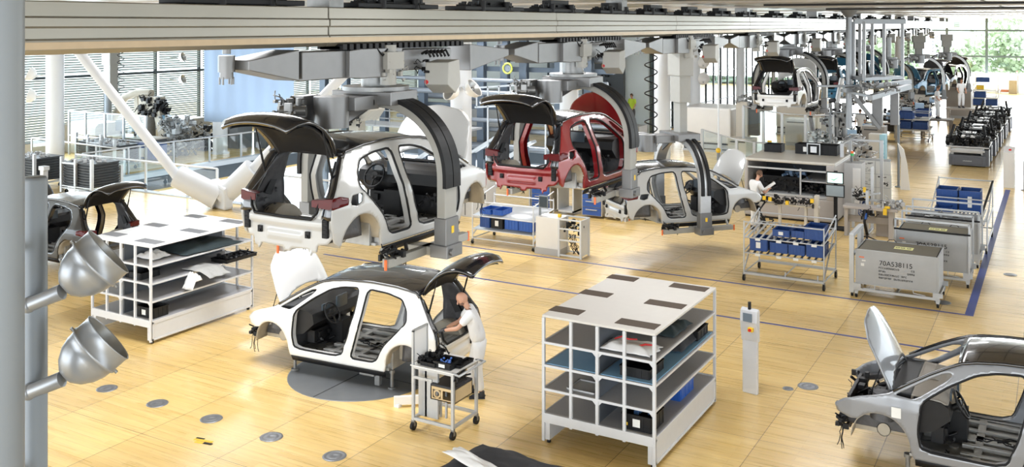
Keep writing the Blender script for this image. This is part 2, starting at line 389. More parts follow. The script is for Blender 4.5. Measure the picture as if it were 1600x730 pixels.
    b = MB(); b.prism([(3.02-Y0,.985), (3.10-Y0,1.01), (3.36-Y0,.985), (3.36-Y0,.93), (3.02-Y0,.94)], 0, -.70, .70)
    b.tube([(x*.80, 3.33+.10*(1-x*x)-Y0, 1.0) for x in [i/6-1 for i in range(13)]], .03, 6); b.build('cowl', DPLAS, t, bevel=.01)
    b = MB(); cc = Vector((-.37, 2.50-Y0, .88)); ax = Vector((0, -.85, .5)).normalized(); u = Vector((1,0,0)); v = ax.cross(u)
    b.tube([cc+(u*math.cos(a)+v*math.sin(a))*.18 for a in [2*PI*i/20 for i in range(20)]], .016, 6, closed=True)
    b.cyl(cc-ax*.05, cc+ax*.01, .075, .06, 12)
    for a in (0, PI, -PI/2): b.bar(cc, cc+(u*math.cos(a)+v*math.sin(a))*.17, .03, .02)
    b.cyl(cc-ax*.05, cc-ax*.3, .04, n=8); b.build('steering_wheel', PLAS, t)
    b = MB(); b.cbox((0, 2.56-Y0, 1.0), (.32, .03, .2)); b.cbox((-.40, 2.62-Y0, .985), (.22, .03, .10)); b.build('dashboard_screen', SCREEN, t, bevel=.005)
    b = MB(); b.cbox((0, 3.98-Y0, .50), (1.2, .07, .12)); b.box(-.5, .5, 3.90-Y0, 3.95-Y0, .35, .78); b.build('front_crossmember', PRIMD, t, bevel=.01)
    b = MB(); b.blob(rnd, (0, 3.55-Y0, .70), (.9, .7, .22), 60, .07); b.box(-.5, .5, 3.2-Y0, 3.9-Y0, .5, .6); b.build('front_bay_parts', PLAS, t)
    # bonnet, open
    HO = chaikin([(-.74,.0), (-.64,.03), (-.40,.15), (0,.20), (.40,.15), (.64,.03), (.74,.0), (.73,.30), (.66,.66), (.42,.86), (0,.92), (-.42,.86), (-.66,.66), (-.73,.30)], 1)
    ang = math.radians(62)
    def hf(x, s_):
        s_ = s_*1.03
        bow = .10*(x/.74)**2 + .16*max(0, s_/.92-.35)**2
        # local: s_ along the bonnet from hinge to nose, bow = drop below a flat sheet
        return (x, 3.24-Y0+math.cos(ang)*s_+math.sin(ang)*bow*1.0, 1.03+math.sin(ang)*s_-math.cos(ang)*bow)
    V, Fc = snap_grid(HO, [], .035, hf); b = MB(); b.add(V, Fc, True); b.build('hood', paint, t, solid=.022, off=0)
    # hatch, open
    HW = [(0,.56), (.3,.62), (.7,.66), (.88,.64), (1,.56)]
    def tf(u, v):
        y, z = hprof(v); a = 2*u-1; hw = lerp_tab(HW, v)
        return (a*hw, .55-Y0-y+.0, 1.50+z-.07*a*a*(1 if v > .02 else 0)-.02*abs(a)**6)
    b = MB(); b.grid(tf, 18, 20); tg = b.build('tailgate', PBLACK, t, solid=.035, off=0)
    b = MB()
    def ti(u, v):
        p = tf(.06+.88*u, .05+.9*v); k = 0 if (.12 < u < .88 and .14 < v < .60) else .045
        return (p[0], p[1]+k*.5, p[2]-.03-k)
    b.grid(ti, 22, 22); b.build('inner_cover', PLAS, tg)
    b = MB()
    for k in range(9): 
        vv_ = .16+.05*k; b.tube([Vector(tf(.16+.68*i/8, vv_))+Vector((0, .03, -.045)) for i in range(9)], .006, 5)
    for uu in (.09, .91): b.tube([Vector(tf(uu, .08+.85*i/9))+Vector((0, .03, -.07)) for i in range(10)], .018, 6)
    b.tube([Vector(tf(.09+.82*i/8, .64))+Vector((0, .02, -.075)) for i in range(9)], .022, 6); b.build('inner_ribs', DPLAS, tg)
    b = MB(); b.cbox((0, .55-.70-Y0, 1.50+.40), (.9, .06, .04)); b.cbox((0, .55-.74-Y0, 1.5+.40), (.16, .08, .05)); b.cbox((-.3, .55-.72-Y0, 1.5+.40), (.08, .05, .05)); b.cbox((.35, .55-.72-Y0, 1.5+.40), (.1, .05, .05)); b.build('latch', STEEL, tg)
    return t
def repaint(root, old, new):
    for o in [root]+list(root.children_recursive):
        if o.type != 'MESH': continue
        for sl in o.material_slots:
            if sl.material == old: sl.link = 'OBJECT'; sl.material = new
# ------------------------------------------------------------------ the hall
def floor_material():
    m = bpy.data.materials.new('maple_floor'); m.use_nodes = True; nt = m.node_tree; b = nt.nodes['Principled BSDF']; L = nt.links.new
    tc = nt.nodes.new('ShaderNodeTexCoord')
    def mapping(sx, sy, ox=0, oy=0):
        k = nt.nodes.new('ShaderNodeMapping'); k.inputs['Scale'].default_value = (sx, sy, 1); k.inputs['Location'].default_value = (ox, oy, 0)
        L(tc.outputs['Object'], k.inputs['Vector']); return k
    def noise_(k, sc, det=4):
        n = nt.nodes.new('ShaderNodeTexNoise'); n.inputs['Scale'].default_value = sc; n.inputs['Detail'].default_value = det; L(k.outputs[0], n.inputs['Vector']); return n
    def mix(t, f, a, b_):
        x = nt.nodes.new('ShaderNodeMix'); x.data_type = 'RGBA'; x.blend_type = t
        for i, v in ((0, f), (6, a), (7, b_)):
            if hasattr(v, 'links') or hasattr(v, 'is_linked'): L(v, x.inputs[i])
            else: x.inputs[i].default_value = v
        return x.outputs[2]
    br = nt.nodes.new('ShaderNodeTexBrick'); k = mapping(1, 1); L(k.outputs[0], br.inputs['Vector'])
    br.inputs['Color1'].default_value = (.88, .64, .27, 1); br.inputs['Color2'].default_value = (.80, .555, .205, 1); br.inputs['Mortar'].default_value = (.62, .38, .12, 1)
    br.inputs['Scale'].default_value = 1; br.inputs['Brick Width'].default_value = 1.634; br.inputs['Row Height'].default_value = .11; br.inputs['Mortar Size'].default_value = .002
    br.inputs['Bias'].default_value = -.1
    n1 = noise_(mapping(.35, 9), 2.2, 6); n2 = noise_(mapping(1, 1), .35, 3)
    r1 = nt.nodes.new('ShaderNodeMapRange'); L(n1.outputs[0], r1.inputs[0]); r1.inputs[1].default_value = .3; r1.inputs[2].default_value = .7; r1.inputs[3].default_value = .88; r1.inputs[4].default_value = 1.10
    c = mix('MULTIPLY', 1.0, br.outputs['Color'], r1.outputs[0])
    # each floor panel has its own tone
    pb = nt.nodes.new('ShaderNodeTexBrick'); k2 = mapping(1, 1, -4.29+1.634*20, -9.73+2.216*20); L(k2.outputs[0], pb.inputs['Vector']); pb.offset = 0
    pb.inputs['Color1'].default_value = (1.1, 1.09, 1.05, 1); pb.inputs['Color2'].default_value = (.90, .88, .82, 1); pb.inputs['Mortar'].default_value = (.30, .25, .2, 1)
    pb.inputs['Scale'].default_value = 1; pb.inputs['Brick Width'].default_value = 1.634; pb.inputs['Row Height'].default_value = 2.216; pb.inputs['Mortar Size'].default_value = .006
    c = mix('MULTIPLY', 1.0, c, pb.outputs['Color'])
    r2 = nt.nodes.new('ShaderNodeMapRange'); L(n2.outputs[0], r2.inputs[0]); r2.inputs[1].default_value = .3; r2.inputs[2].default_value = .7; r2.inputs[3].default_value = .9; r2.inputs[4].default_value = 1.1
    c = mix('MULTIPLY', 1.0, c, r2.outputs[0])
    L(c, b.inputs['Base Color'])
    rr = nt.nodes.new('ShaderNodeMapRange'); L(n1.outputs[0], rr.inputs[0]); rr.inputs[3].default_value = .20; rr.inputs[4].default_value = .38
    L(rr.outputs[0], b.inputs['Roughness']); b.inputs['Specular IOR Level'].default_value = .6
    b.inputs['Coat Weight'].default_value = .3; b.inputs['Coat Roughness'].default_value = .18
    return m
FLM = floor_material()
b = MB(); b.box(-60, 20, -12, 23.9, -.5, 0); b.box(-18.6, 20, 23.9, 99, -.5, 0); b.box(-60, -33, 23.9, 99, -.5, 0); b.box(-33, -18.6, 42, 99, -.5, 0)
struct(b.build('floor', FLM))
b = MB(); b.box(-33.2, -18.5, 23.7, 42.2, -4.4, -4.2); struct(b.build('floor_lower_level', mat('pale_screed', (.62, .63, .64), .25, 0, .12, 1)))
# slab edges round the opening
KERB = mat('pale_steel_edge', (.50, .55, .60), .4, .1); DKERB = mat('dark_slate_edge', (.07, .09, .11), .5)
b = MB(); b.box(-33.0, -32.6, 23.9, 42, -.14, .06); b.box(-33, -18.6, 41.6, 42, -.14, .06); struct(b.build('trim_1', KERB))
b = MB(); b.box(-33.0, -32.9, 23.9, 42, -.75, -.14); b.box(-33, -18.6, 41.9, 42, -.75, -.14); b.box(-33, -18.6, 23.85, 23.95, -.7, -.02); struct(b.build('trim_2', DKERB))
b = MB(); b.box(-33.2, -18.6, 23.72, 24.02, -.02, .035); b.box(-18.75, -18.5, 24.0, 42, -.3, .035); struct(b.build('trim_3', KERB))
# blue marking lines on the floor
TAPE = mat('blue_floor_tape', (.035, .06, .28), .45)
for i, (x0, x1, y0, y1) in enumerate([(-17.2, 4, 19.74, 19.81), (-15.2, -1.75, 22.42, 22.49), (-1.75, -1.58, 22.42, 40.2)]):
    b = MB(); b.box(x0, x1, y0, y1, .0, .004); struct(b.build('trim_%d' % (4+i), TAPE))
# ceiling: pale metal slats with dark joints, fed by daylight
CEIL = mat('ceiling_metal', (.36, .345, .32), .32, .3, .1, 1.5); CDARK = mat('ceiling_void', (.03, .03, .032), .8)
b = MB()
for i in range(50):
    x = -44+i*1.25
    b.box(x, x+1.16, -14, 98, 6.75, 6.80)
struct(b.build('ceiling', CEIL))
b = MB(); b.box(-46, 20, -14, 99, 6.92, 7.0)
struct(b.build('trim_8', CDARK))
b = MB()
for y in [7.6, 15.2, 22, 29, 38, 47, 56, 65, 74, 83, 92]: b.box(-46, 20, y, y+.45, 6.71, 6.76)
struct(b.build('trim_9', mat('ceiling_rib', (.44, .39, .33), .4, .2, .1, 2)))
b = MB()
for y in [10.2, 18.8, 26, 34]: b.box(-7, 20, y, y+.5, 6.70, 6.755)
struct(b.build('trim_10', CDARK))
# walls: left window wall with blinds
MULL = mat('mullion_dark', (.06, .075, .085), .5, .3); MULG = mat('mullion_grey', (.12, .16, .17), .5, .3); PANE = glass_mat('window_glass', (.93, .97, .96), .04)
def blind_material():
    m = bpy.data.materials.new('blind_slat'); m.use_nodes = True; nt = m.node_tree; nt.nodes.clear()
    o = nt.nodes.new('ShaderNodeOutputMaterial'); d = nt.nodes.new('ShaderNodeBsdfDiffuse'); t = nt.nodes.new('ShaderNodeBsdfTranslucent'); x = nt.nodes.new('ShaderNodeMixShader')
    n = nt.nodes.new('ShaderNodeTexNoise'); n.inputs['Scale'].default_value = .4; r = nt.nodes.new('ShaderNodeValToRGB')
    r.color_ramp.elements[0].color = (.24, .29, .31, 1); r.color_ramp.elements[1].color = (.36, .41, .43, 1); nt.links.new(n.outputs[0], r.inputs[0])
    nt.links.new(r.outputs[0], d.inputs[0]); nt.links.new(r.outputs[0], t.inputs[0]); x.inputs[0].default_value = .6
    nt.links.new(d.outputs[0], x.inputs[1]); nt.links.new(t.outputs[0], x.inputs[2]); nt.links.new(x.outputs[0], o.inputs[0]); return m
BLIND = blind_material()
b = MB(); b.box(-42.4, -42.1, -12, 98, 0, .55); struct(b.build('wall_left', mat('sill_panel', (.68, .66, .60), .5)))
for i in range(20):
    y0 = 2+i*3.0; b = MB(); b.box(-42.32, -42.18, y0-.07, y0+.07, .5, 6.8)
    b.box(-42.30, -42.20, y0, y0+3, .5, .58); b.box(-42.30, -42.20, y0, y0+3, 3.55, 3.68); b.box(-42.30, -42.20, y0, y0+3, 6.65, 6.8)
    f = b.build('window_%d' % (i+1), MULL); struct(f)
    g = MB(); g.add([(-42.25, y0, .5), (-42.25, y0+3, .5), (-42.25, y0+3, 6.8), (-42.25, y0, 6.8)], [(0,1,2,3)]); g.build('pane', PANE, f)
    g = MB()
    for k in range(52):
        z = .62+k*.118
        if 3.5 < z < 3.7: continue
        g.add([(-42.02, y0+.09, z), (-42.02, y0+2.9, z), (-42.08, y0+2.9, z+.082), (-42.08, y0+.09, z+.082)], [(0,1,2,3)])
    g.build('blind', BLIND, f)
# far end glazing
for i in range(17):
    x0 = -46+i*3.35; b = MB(); b.box(x0-.11, x0+.11, 97.9, 98.1, 0, 6.9)
    for z in (0, 1.3, 3.15, 5.55, 6.75): b.box(x0, x0+3.35, 97.95, 98.05, z, z+.16)
    f = b.build('window_%d' % (i+21), MULG); struct(f)
    g = MB(); g.add([(x0, 98, 0), (x0+3.35, 98, 0), (x0+3.35, 98, 6.8), (x0, 98, 6.8)], [(0,1,2,3)]); g.build('pane', PANE, f)
# inner glass partition (office front) behind the line and its return towards the far end
OFFW_ = mat('office_wall', (.68, .76, .78), .5, 0, .05, .5); OGL = glass_mat('office_glass', (.70, .80, .80), .10); DGL = glass_mat('tinted_glass', (.34, .46, .46), .12)
b = MB(); b.box(-46, -22.5, 60, 60.3, 0, 6.8); struct(b.build('wall_back', OFFW_))
for i in range(8):
    x0 = -30+i*1.25*1.0; b = MB(); b.box(x0-.03, x0+.03, 50.96, 51.04, 0, 6.8)
    for z in (.05, 2.6, 5.3): b.box(x0, x0+1.25, 50.97, 51.03, z, z+.06)
    f = b.build('window_%d' % (i+41), MULG); struct(f); g = MB(); g.add([(x0, 51, 0), (x0+1.25, 51, 0), (x0+1.25, 51, 6.8), (x0, 51, 6.8)], [(0,1,2,3)]); g.build('pane', OGL, f)
for i in range(15):
    y0 = 51+i*3.1; b = MB(); b.box(-20.06, -19.94, y0-.05, y0+.05, 0, 6.8); b.box(-20.05, -19.95, y0+1.5, y0+1.6, 0, 6.8)
    for z in (.05, 1.1, 3.0, 4.9): b.box(-20.03, -19.97, y0, y0+3.1, z, z+.06)
    f = b.build('window_%d' % (i+51), MULL); struct(f); g = MB(); g.add([(-20, y0, 0), (-20, y0+3.1, 0), (-20, y0+3.1, 6.8), (-20, y0, 6.8)], [(0,1,2,3)]); g.build('pane', DGL, f)
b = MB(); b.box(-26.9, -26.6, 51, 98, 0, 6.8); struct(b.build('wall_dark_backing', mat('dark_teal_wall', (.07, .12, .13), .4, 0, .3, .4)))  # added dark wall, keeps bright outdoors from showing through the tinted glass
b = MB()
for z in (1.0, 3.1, 5.2): b.box(-26.55, -26.2, 51, 98, z, z+.22)
for k in range(16): b.box(-26.55, -26.3, 52+3*k, 52.2+3*k, 0, 6.8)
struct(b.build('trim_7', KERB))
b = MB(); b.box(-24.2, -21.6, 50.4, 50.7, 0, 5.2); struct(b.build('wall_dark_recess', mat('recess', (.06, .07, .08), .4)))

# ------------------------------------------------------------------ beam, columns, overhead line
def beam_mat():
    m = mat('rail_metal', (.26, .245, .205), .32, .45, .10, 1.2); nt = m.node_tree; b_ = nt.nodes['Principled BSDF']
    return m
BX = -8.8
prof = [(-.30,5.94), (-.24,5.90), (.22,5.90), (.29,5.95), (.31,6.04), (.285,6.06), (.285,6.16), (.31,6.18), (.31,6.26), (.285,6.28), (.285,6.43), (-.25,6.43), (-.31,6.30)]
t = thing('conveyor_rail', 'huge pale metal overhead rail running the whole length of the hall', 'rail', (BX, 0, 0))
for i in range(16):
    b = MB(); b.prism(prof, 1, 0, 6.68); o = b.build('rail_section', beam_mat(), t, bevel=.012); o.location = (0, -1+i*6.7-2.5, 0)
b = MB(); b.box(.295, .312, -3, 100, 5.955, 6.025); o = b.build('wear_strip', mat('ochre_strip', (.46, .35, .22), .4, .2, .1), t); 
for y in (0.5, 10, 20, 30, 40, 50, 60, 70, 80, 90):
    b = MB(); b.box(-.2, .2, y, y+.3, 6.40, 6.78); b.build('hanger', STEEL, t)
# black trolley drives on top of the rail
dr = thing('trolley_drive', 'x', 'drive', (BX, 8.5, 6.42), 0, 'black trolley drives on top of the overhead rail')
b = MB(); b.box(-.14, .14, -.75, .75, 0, .12); b.box(-.10, .10, -.3, .5, .10, .26); b.box(-.2, .22, -1.0, 1.0, .02, .09); b.build('housing', RUB, dr, bevel=.01)
for yy in (-.42, .42):
    b = MB(); b.cyl((.18, yy, -.06), (.18, yy, .18), .07, n=10); b.cyl((.18, yy, -.10), (.18, yy, -.06), .03, .03); b.build('roller', RUB, dr)
b = MB(); b.blob(random.Random(5), (0, 0, .13), (.3, 1.4, .06), 26, .05); b.build('cable_bundle', RUB, dr)
ys = [8.5, 11.6, 14.4, 17.0, 19.8, 22.3, 25, 27.7, 30.5, 34, 37.5, 41, 45, 49, 54, 59, 65, 72, 80]
ordw = ['first', 'second', 'third', 'fourth', 'fifth', 'sixth', 'seventh', 'eighth', 'ninth', 'tenth', 'eleventh', 'twelfth', 'thirteenth', 'fourteenth', 'fifteenth', 'sixteenth', 'seventeenth', 'eighteenth', 'nineteenth', 'twentieth']
for i, y in enumerate(ys):
    lb = 'black trolley drive with cables on top of the overhead rail, %s from the left' % ordw[i]
    if i == 0: dr['label'] = lb
    else: dup(dr, (BX, y, 6.42), 0, lb)
# white columns
COLW = mat('column_white', (.68, .70, .73), .4, 0, .02, 2); COLG = mat('column_grey', (.22, .245, .27), .45, .1, .04, 2)
def column(x, y, r, label, m=COLW, z0=-.0, z1=6.75):
    b = MB(); b.cyl((0, 0, z0), (0, 0, z1), r, n=28); b.cyl((0,0,z0), (0,0,z0+.05), r*1.25, n=28); o = b.build('column', m); o.location = (x, y, 0); tag(o, label, 'column'); return o
column(-36.6, 25.2, .36, 'thick white round column left of the blinds, behind the black trays')
column(-34.9, 32.7, .34, 'white round column under the bottom of the blue curtain')
column(-17.6, 27.2, .36, 'white round column behind the silver raised bonnet of the nearest hanging body')
column(-16.9, 34.0, .37, 'white round column behind the nose of the hanging red body')
column(-14.5, 38.0, .34, 'white round column beside the black coiled cable')
column(-16.6, 48.2, .30, 'white round column with a cluster of spotlights beside it')
column(-14.7, 50.0, .22, 'slim white column just behind the one with the spotlights')
column(-9.5, 26.9*2.6, .30, 'distant white column between the raised bodies near the far windows')
lc = column(-3.88, 2.38, .125, 'thick grey round column at the left edge of the view', COLG, 0, 6.75)
# spotlight mast, nearest the camera
mx, my = -4.165, 2.76
t = thing('spotlight_mast', 'slim grey round mast carrying the two big spotlights in the left foreground', 'mast', (mx, my, 0))
b = MB(); b.lathe([(.0, 0), (.10, 0), (.10, .02), (.058, .03), (.058, 5.47), (.052, 5.485), (0, 5.487)], n=32); b.build('tube', COLG, t)
fwd = Vector((-math.sin(YAW), math.cos(YAW), 0)); rgt = Vector((math.cos(YAW), math.sin(YAW), 0)); upv = Vector((0, 0, 1))
b = MB()
b.tube([Vector((0,0,5.17)), Vector((0,0,5.17))-rgt*.10-fwd*.02, Vector((-3.88-mx, 2.38-my, 5.17))], .017, 12); b.build('tie_bar', COLG, t)
b = MB(); b.tube([Vector((0,0,4.15)), Vector((0,0,4.15))-rgt*.10-fwd*.02, Vector((-3.88-mx, 2.38-my, 4.15))], .017, 12); b.build('tie_bar', COLG, t)
LIN = mat('reflector_inside', (.36, .36, .35), .3, .5, .05); LOUT = mat('spot_shell', (.30, .315, .335), .33, .4, .03)
def spot(zr, label, arm_dz):
    base = Vector((mx, my, zr)); t = thing('spotlight', label, 'spotlight', base)
    ax = (rgt*.70+upv*.64+fwd*.32).normalized(); j = rgt*.02-fwd*.09
    e = rgt*.178+upv*.065-fwd*.10
    b = MB(); b.cyl(j-rgt*.0, e, .032, .036, n=20); b.ball(j, .036, 16); b.cyl(Vector((0,0,0)), j, .034, n=16); b.build('arm', LOUT, t)
    o = e+ax*.045
    pr = [(.0, -.035), (.05, -.03), (.09, .0), (.125, .05), (.142, .10), (.145, .14), (.155, .142), (.155, .155), (.148, .157), (.150, .235), (.154, .24)]
    K_ = .88; pr = [(r_*K_, h_*K_) for r_, h_ in pr]
    b = MB(); b.lathe(pr, o, ax, 48); b.build('shell', LOUT, t, solid=.004)
    b = MB(); b.lathe([(r_*K_, h_*K_) for r_, h_ in [(.143, .239), (.135, .16), (.12, .06), (.07, .0), (.0, -.01)]], o, ax, 48); b.build('reflector', LIN, t)
    b = MB(); b.lathe([(0, .0), (.03, .01), (.03, .06), (0, .07)], o, ax, 20); b.build('bulb_holder', STEEL, t)
    sd = ax.cross(upv).normalized(); q = o+ax*.130
    up2 = sd.cross(ax).normalized()
    for sg in (1, -1):
        b = MB(); b.cyl(q+up2*sg*.131, q+up2*sg*.152, .008, n=10); b.build('clamp_screw', STEEL, t)
    return t
spot(4.91, 'large silver dome spotlight, upper of the two on the grey mast', 0)
spot(4.51, 'large silver dome spotlight, lower of the two on the grey mast', 0)

# hanging carrier: link plates under the rail, hub and C-shaped arms
def chain_unit(i, yc):
    t = thing('overhead_link', 'steel link arms hanging under the rail, %s set from the left' % ordw[i], 'conveyor link', (BX, yc, 0))
    for s, nm in ((-1, 'tapered_plate'), (1, 'tapered_plate')):
        y0, y1 = (-2.98, -2.10) if s < 0 else (3.30, 2.02)
        b = MB(); poly = [(y0, 5.66), (y0, 5.76), (y1, 5.86), (y1, 5.44), (y1-.18*s*-1 if 0 else y1, 5.44)]
        b.prism([(y0, 5.64), (y0, 5.76), (y1, 5.87), (y1, 5.47)] if s < 0 else [(y0, 5.64), (y1, 5.43), (y1, 5.87), (y0, 5.76)], 0, -.16, .30); b.build(nm, CARR, t, bevel=.01)
    b = MB(); b.cyl((.05, -3.1, 5.62), (.05, -3.1, 5.82), .10, n=18); b.cyl((.05, -3.1, 5.54), (.05, -3.1, 5.62), .08, n=14); b.cyl((.05,-3.1,5.84), (.05,-3.1,5.92), .05)
    for a in range(6): b.cyl((.05+.08*math.cos(a), -3.1+.08*math.sin(a), 5.47), (.05+.08*math.cos(a), -3.1+.08*math.sin(a), 5.56), .012, n=6)
    b.build('swivel_joint', CARR, t)
    b = MB(); b.box(-.25, .28, -2.02, -1.15, 5.46, 5.84); b.prism([(-1.15, 5.46), (-1.15, 5.84), (-.9, 5.86), (.05, 5.86), (.05, 5.44), (-.9, 5.44)], 0, -.3, .36); b.box(-.22, .26, .2, 1.5, 5.50, 5.82)
    b.build('box_beam', CARR, t, bevel=.012)
    b = MB(); b.box(.06, .44, -.42, -.02, 5.55, 5.80); b.cyl((.30, -.22, 5.32), (.30, -.22, 5.90), .12, n=16); b.blob(random.Random(i), (.34, -.2, 5.5), (.2, .5, .35), 20, .04); b.build('gear_unit', CARL, t, bevel=.006)
    b = MB(); b.box(-.1, .3, -1.3, .0, 5.86, 5.90)
    for k in range(22): b.box(-.05, .36, -1.3+k*.14, -1.22+k*.14, 5.85, 5.93)
    b.tube([(.34, -.6, 5.9), (.38, -.45, 5.75), (.36, -.3, 5.85), (.3, -.1, 5.9)], .012, 6); b.build('cable_chain', RUB, t)
    c = MB(); c.prism([(-.02, 5.28), (.0, 5.62), (.30, 5.66), (.34, 5.28), (.2, 5.14)], 0, .42, .74); 
    c.v = [(x, y+.55+(x-.42)*.5, z) for x, y, z in c.v]; cb = c.build('control_box', CARL, t, bevel=.012)
    d = MB(); d.cyl((.58-.14, .55+.09, 5.32), (.58-.14, .55+.02, 5.32), .05, n=16); d.build('emergency_stop', YEL, cb)
    d = MB(); d.cyl((.58-.14, .55+.03, 5.32), (.58-.14, .55-.01, 5.32), .033, n=16); d.build('stop_button', REDP, cb)
    b = MB(); 
    for k in range(6): b.tube([(.35, .55+.1*k, 5.75), (.45, .56+.1*k, 5.80), (.5, .58+.1*k, 5.7)], .02, 6)
    b.blob(random.Random(i+9), (.4, .6, 5.55), (.1, .4, .2), 14, .04); b.build('cable_plugs', RUB, t)
    return t
YC = [11.4, 17.9, 24.4, 30.9, 37.4, 43.9, 50.4, 56.9, 63.4, 69.9, 76.4]
for i, y in enumerate(YC): chain_unit(i, y)
def carrier(name, label, loc, rotz, hub_z, foot_z, tele=0):
    """loc = point on the rail axis over the body centre; hub_z = underside of the head, foot_z = clamp height"""
    t = thing(name, label, 'carrier', loc, rotz)
    b = MB(); b.box(-.55, .55, -.35, .30, hub_z, hub_z+.20); b.cyl((-.05, -.95, hub_z-.28), (-.05, -.95, hub_z+.16), .25, n=28); b.box(-.3, .3, -.85, -.3, hub_z-.05, hub_z+.15)
    b.prism([(-.2, hub_z-.3), (-.2, hub_z+.1), (.3, hub_z+.1), (.3, hub_z)], 1, -.45, -.40); b.build('head', CARR, t, bevel=.012)
    b = MB(); b.box(-.62, -.38, -1.15, -.8, hub_z-.24, hub_z+.16); b.build('counter_box', CARR, t, bevel=.01)
    b = MB(); b.blob(random.Random(len(name)), (-.45, -1.35, hub_z-.02), (.3, .4, .25), 46, .06); b.cyl((-.5, -1.5, hub_z-.03), (-.2, -1.3, hub_z-.03), .08); b.build('drive_motor', STEEL, t)
    if tele:
        zt = 5.5
        for k, (wd, a, c_) in enumerate([(.34, .72, 1.0), (.27, .42, .72), (.18, .0, .42)]):
            b = MB(); z0 = hub_z+(zt-hub_z)*a; z1 = hub_z+(zt-hub_z)*c_+.05; b.box(-wd, wd, -wd*.6, wd*.6, z0, z1); b.box(-wd-.05, -wd, -.05, .05, z0, z1)
            b.build('telescopic_sleeve', CARL, t, bevel=.01)
        b = MB(); pts = []
        for k in range(97):
            a = k/16*2*PI; pts.append((-.75+.17*math.cos(a), -.5+.17*math.sin(a), hub_z+.15+(zt-hub_z)*k/96*.98))
        b.tube(pts, .018, 6); b.build('coiled_cable', RUB, t)
    else:
        b = MB(); b.cyl((0, 0, hub_z+.18), (0, 0, 5.5), .22, n=20); b.cyl((-.0,0,hub_z+.2), (0,0,hub_z+.26), .5, n=28); b.build('pivot', STEEL, t)
    for s in (-1, 1):
        W_ = 1.28; zc = foot_z+.95; pts = []
        for k in range(25):
            a = PI/2*(k/24); pts.append((s*(.12+(W_-.12)*math.sin(a)**.92), 0, zc+(hub_z+.02-zc)*math.cos(a)**.92))
        pts += [(s*W_, 0, zc-.1*j) for j in (1, 3, 6, 9)]
        def nr(i, pts=pts, s=s):
            d = Vector(pts[min(i+1, len(pts)-1)])-Vector(pts[max(i-1, 0)]); n = Vector((-d.z*-1, 0, -d.x*-1)); n = Vector((d.z, 0, -d.x)); 
            return n if n.x*s > 0 or abs(n.x) < 1e-6 and n.z > 0 else -n
        ar = MB(); ar.strip(pts, .30, .14, nr); a_ = ar.build('arm', ALU if tele else CARL, t, bevel=.008)
        pt2 = [(x+s*.085*math.sin(min(1, k/24)*PI/2), 0, z+.085*math.cos(min(1, k/24)*PI/2)) for k, (x, y, z) in enumerate(pts[:26])]
        for yy in ((-.10, .10) if not tele else (-.09, .09)):
            r_ = MB(); r_.strip([(x, yy, z) for x, y, z in pt2], .18 if not tele else .085, .06, nr); r_.build('guide_rail', RUB, a_)
        sl = MB(); sl.box(min(s*1.17, s*1.38), max(s*1.17, s*1.38), -.165, .165, foot_z-.02, foot_z+.42); sl.box(min(s*1.12, s*1.42), max(s*1.12, s*1.42), -.20, .20, foot_z-.14, foot_z+.04); sl.cyl((s*1.40, -.1, foot_z-.05), (s*1.46, -.1, foot_z-.05), .05); sl.build('arm_foot', CARR, t, bevel=.012)
        ft = MB(); ft.box(min(s*.66, s*1.2), max(s*.66, s*1.2), -.12, .12, foot_z-.14, foot_z-.02); ft.bar((s*.95, -1.0, foot_z-.08), (s*.95, 1.0, foot_z-.08), .12, .12); ft.bar((s*.9, -.9, foot_z-.02), (s*.80, -.9, foot_z+.10), .05); ft.bar((s*.9, .9, foot_z-.02), (s*.80, .9, foot_z+.10), .05)
        ft.build('support_beam', CARL, t, bevel=.01)
        m_ = MB(); m_.blob(random.Random(3), (s*.92, -.75, foot_z+.02), (.2, .4, .12), 24, .05); m_.build('clamp', PLAS, t)
        tp = MB(); tp.cyl((s*.98, -1.04, foot_z-.16), (s*.98, -1.04, foot_z-.02), .02, n=8); tp.cyl((s*.98, 1.04, foot_z-.16), (s*.98, 1.04, foot_z-.02), .02, n=8); tp.build('locking_pin', ORG, t)
        pl = MB(); pl.box(min(s*1.36, s*1.386), max(s*1.36, s*1.386), -.03, .03, foot_z+.20, foot_z+.30); pl.build('warning_label', YEL, t)
    return t
ZS = 1.08
c0 = make_car('car_body', 'bare white car body with black roof, bonnet and tailgate open, on the floor turntable', 'car body', (-10.98, 13.69, .05), PI/2+math.radians(4.4), WHITE)
c0.scale = (1, 1.02, ZS)
def hang(x, y, z, rz, paint, label):
    c = dup(c0, (x, y, z), rz, label); repaint(c, WHITE, paint); return c
for ch in list(c0.children):
    pass
c1 = hang(-8.95, 11.5, 2.88, 0, OFFW, 'grey-white car body hanging nearest the camera, black tailgate raised')
c2 = hang(-8.9, 17.85, 2.72, 0, RED, 'red car body hanging from the rail')
c3 = hang(-8.8, 24.5, .80, -math.radians(42), OFFW, 'white car body lowered on a telescopic carrier, turned towards the right')
c4 = hang(-8.8, 36.2, 2.92, 0, WHITE, 'white car body hanging with its black tailgate up, past the glass cabinets')
c5 = hang(-8.8, 43.9, 2.7, 0, BLUE, 'dark blue car body hanging behind the white one with tailgate up')
c6 = hang(-8.8, 50.9, 2.7, 0, BLUE, 'car body with raised black tailgate half hidden behind the aluminium gantry')
c7 = hang(-6.9, 58.5, 2.0, PI-.35, BLUE, 'blue car body with open bonnet facing the camera far down the line')
c8 = hang(-6.3, 67.5, 1.9, PI-.2, PBLACK, 'black car body farthest down the line with its tailgate up')
carrier('hanging_carrier', 'carrier with black-railed curved arms holding the grey-white body', (BX-.1, 11.4, 0), 0, 5.02, 3.02)
carrier('hanging_carrier', 'carrier with curved arms holding the red body', (BX, 17.9, 0), 0, 4.92, 2.86)
carrier('hanging_carrier', 'telescopic carrier with lowered curved arms around the white turned body', (BX, 24.4, 0), -math.radians(42), 3.12, .98, 1)
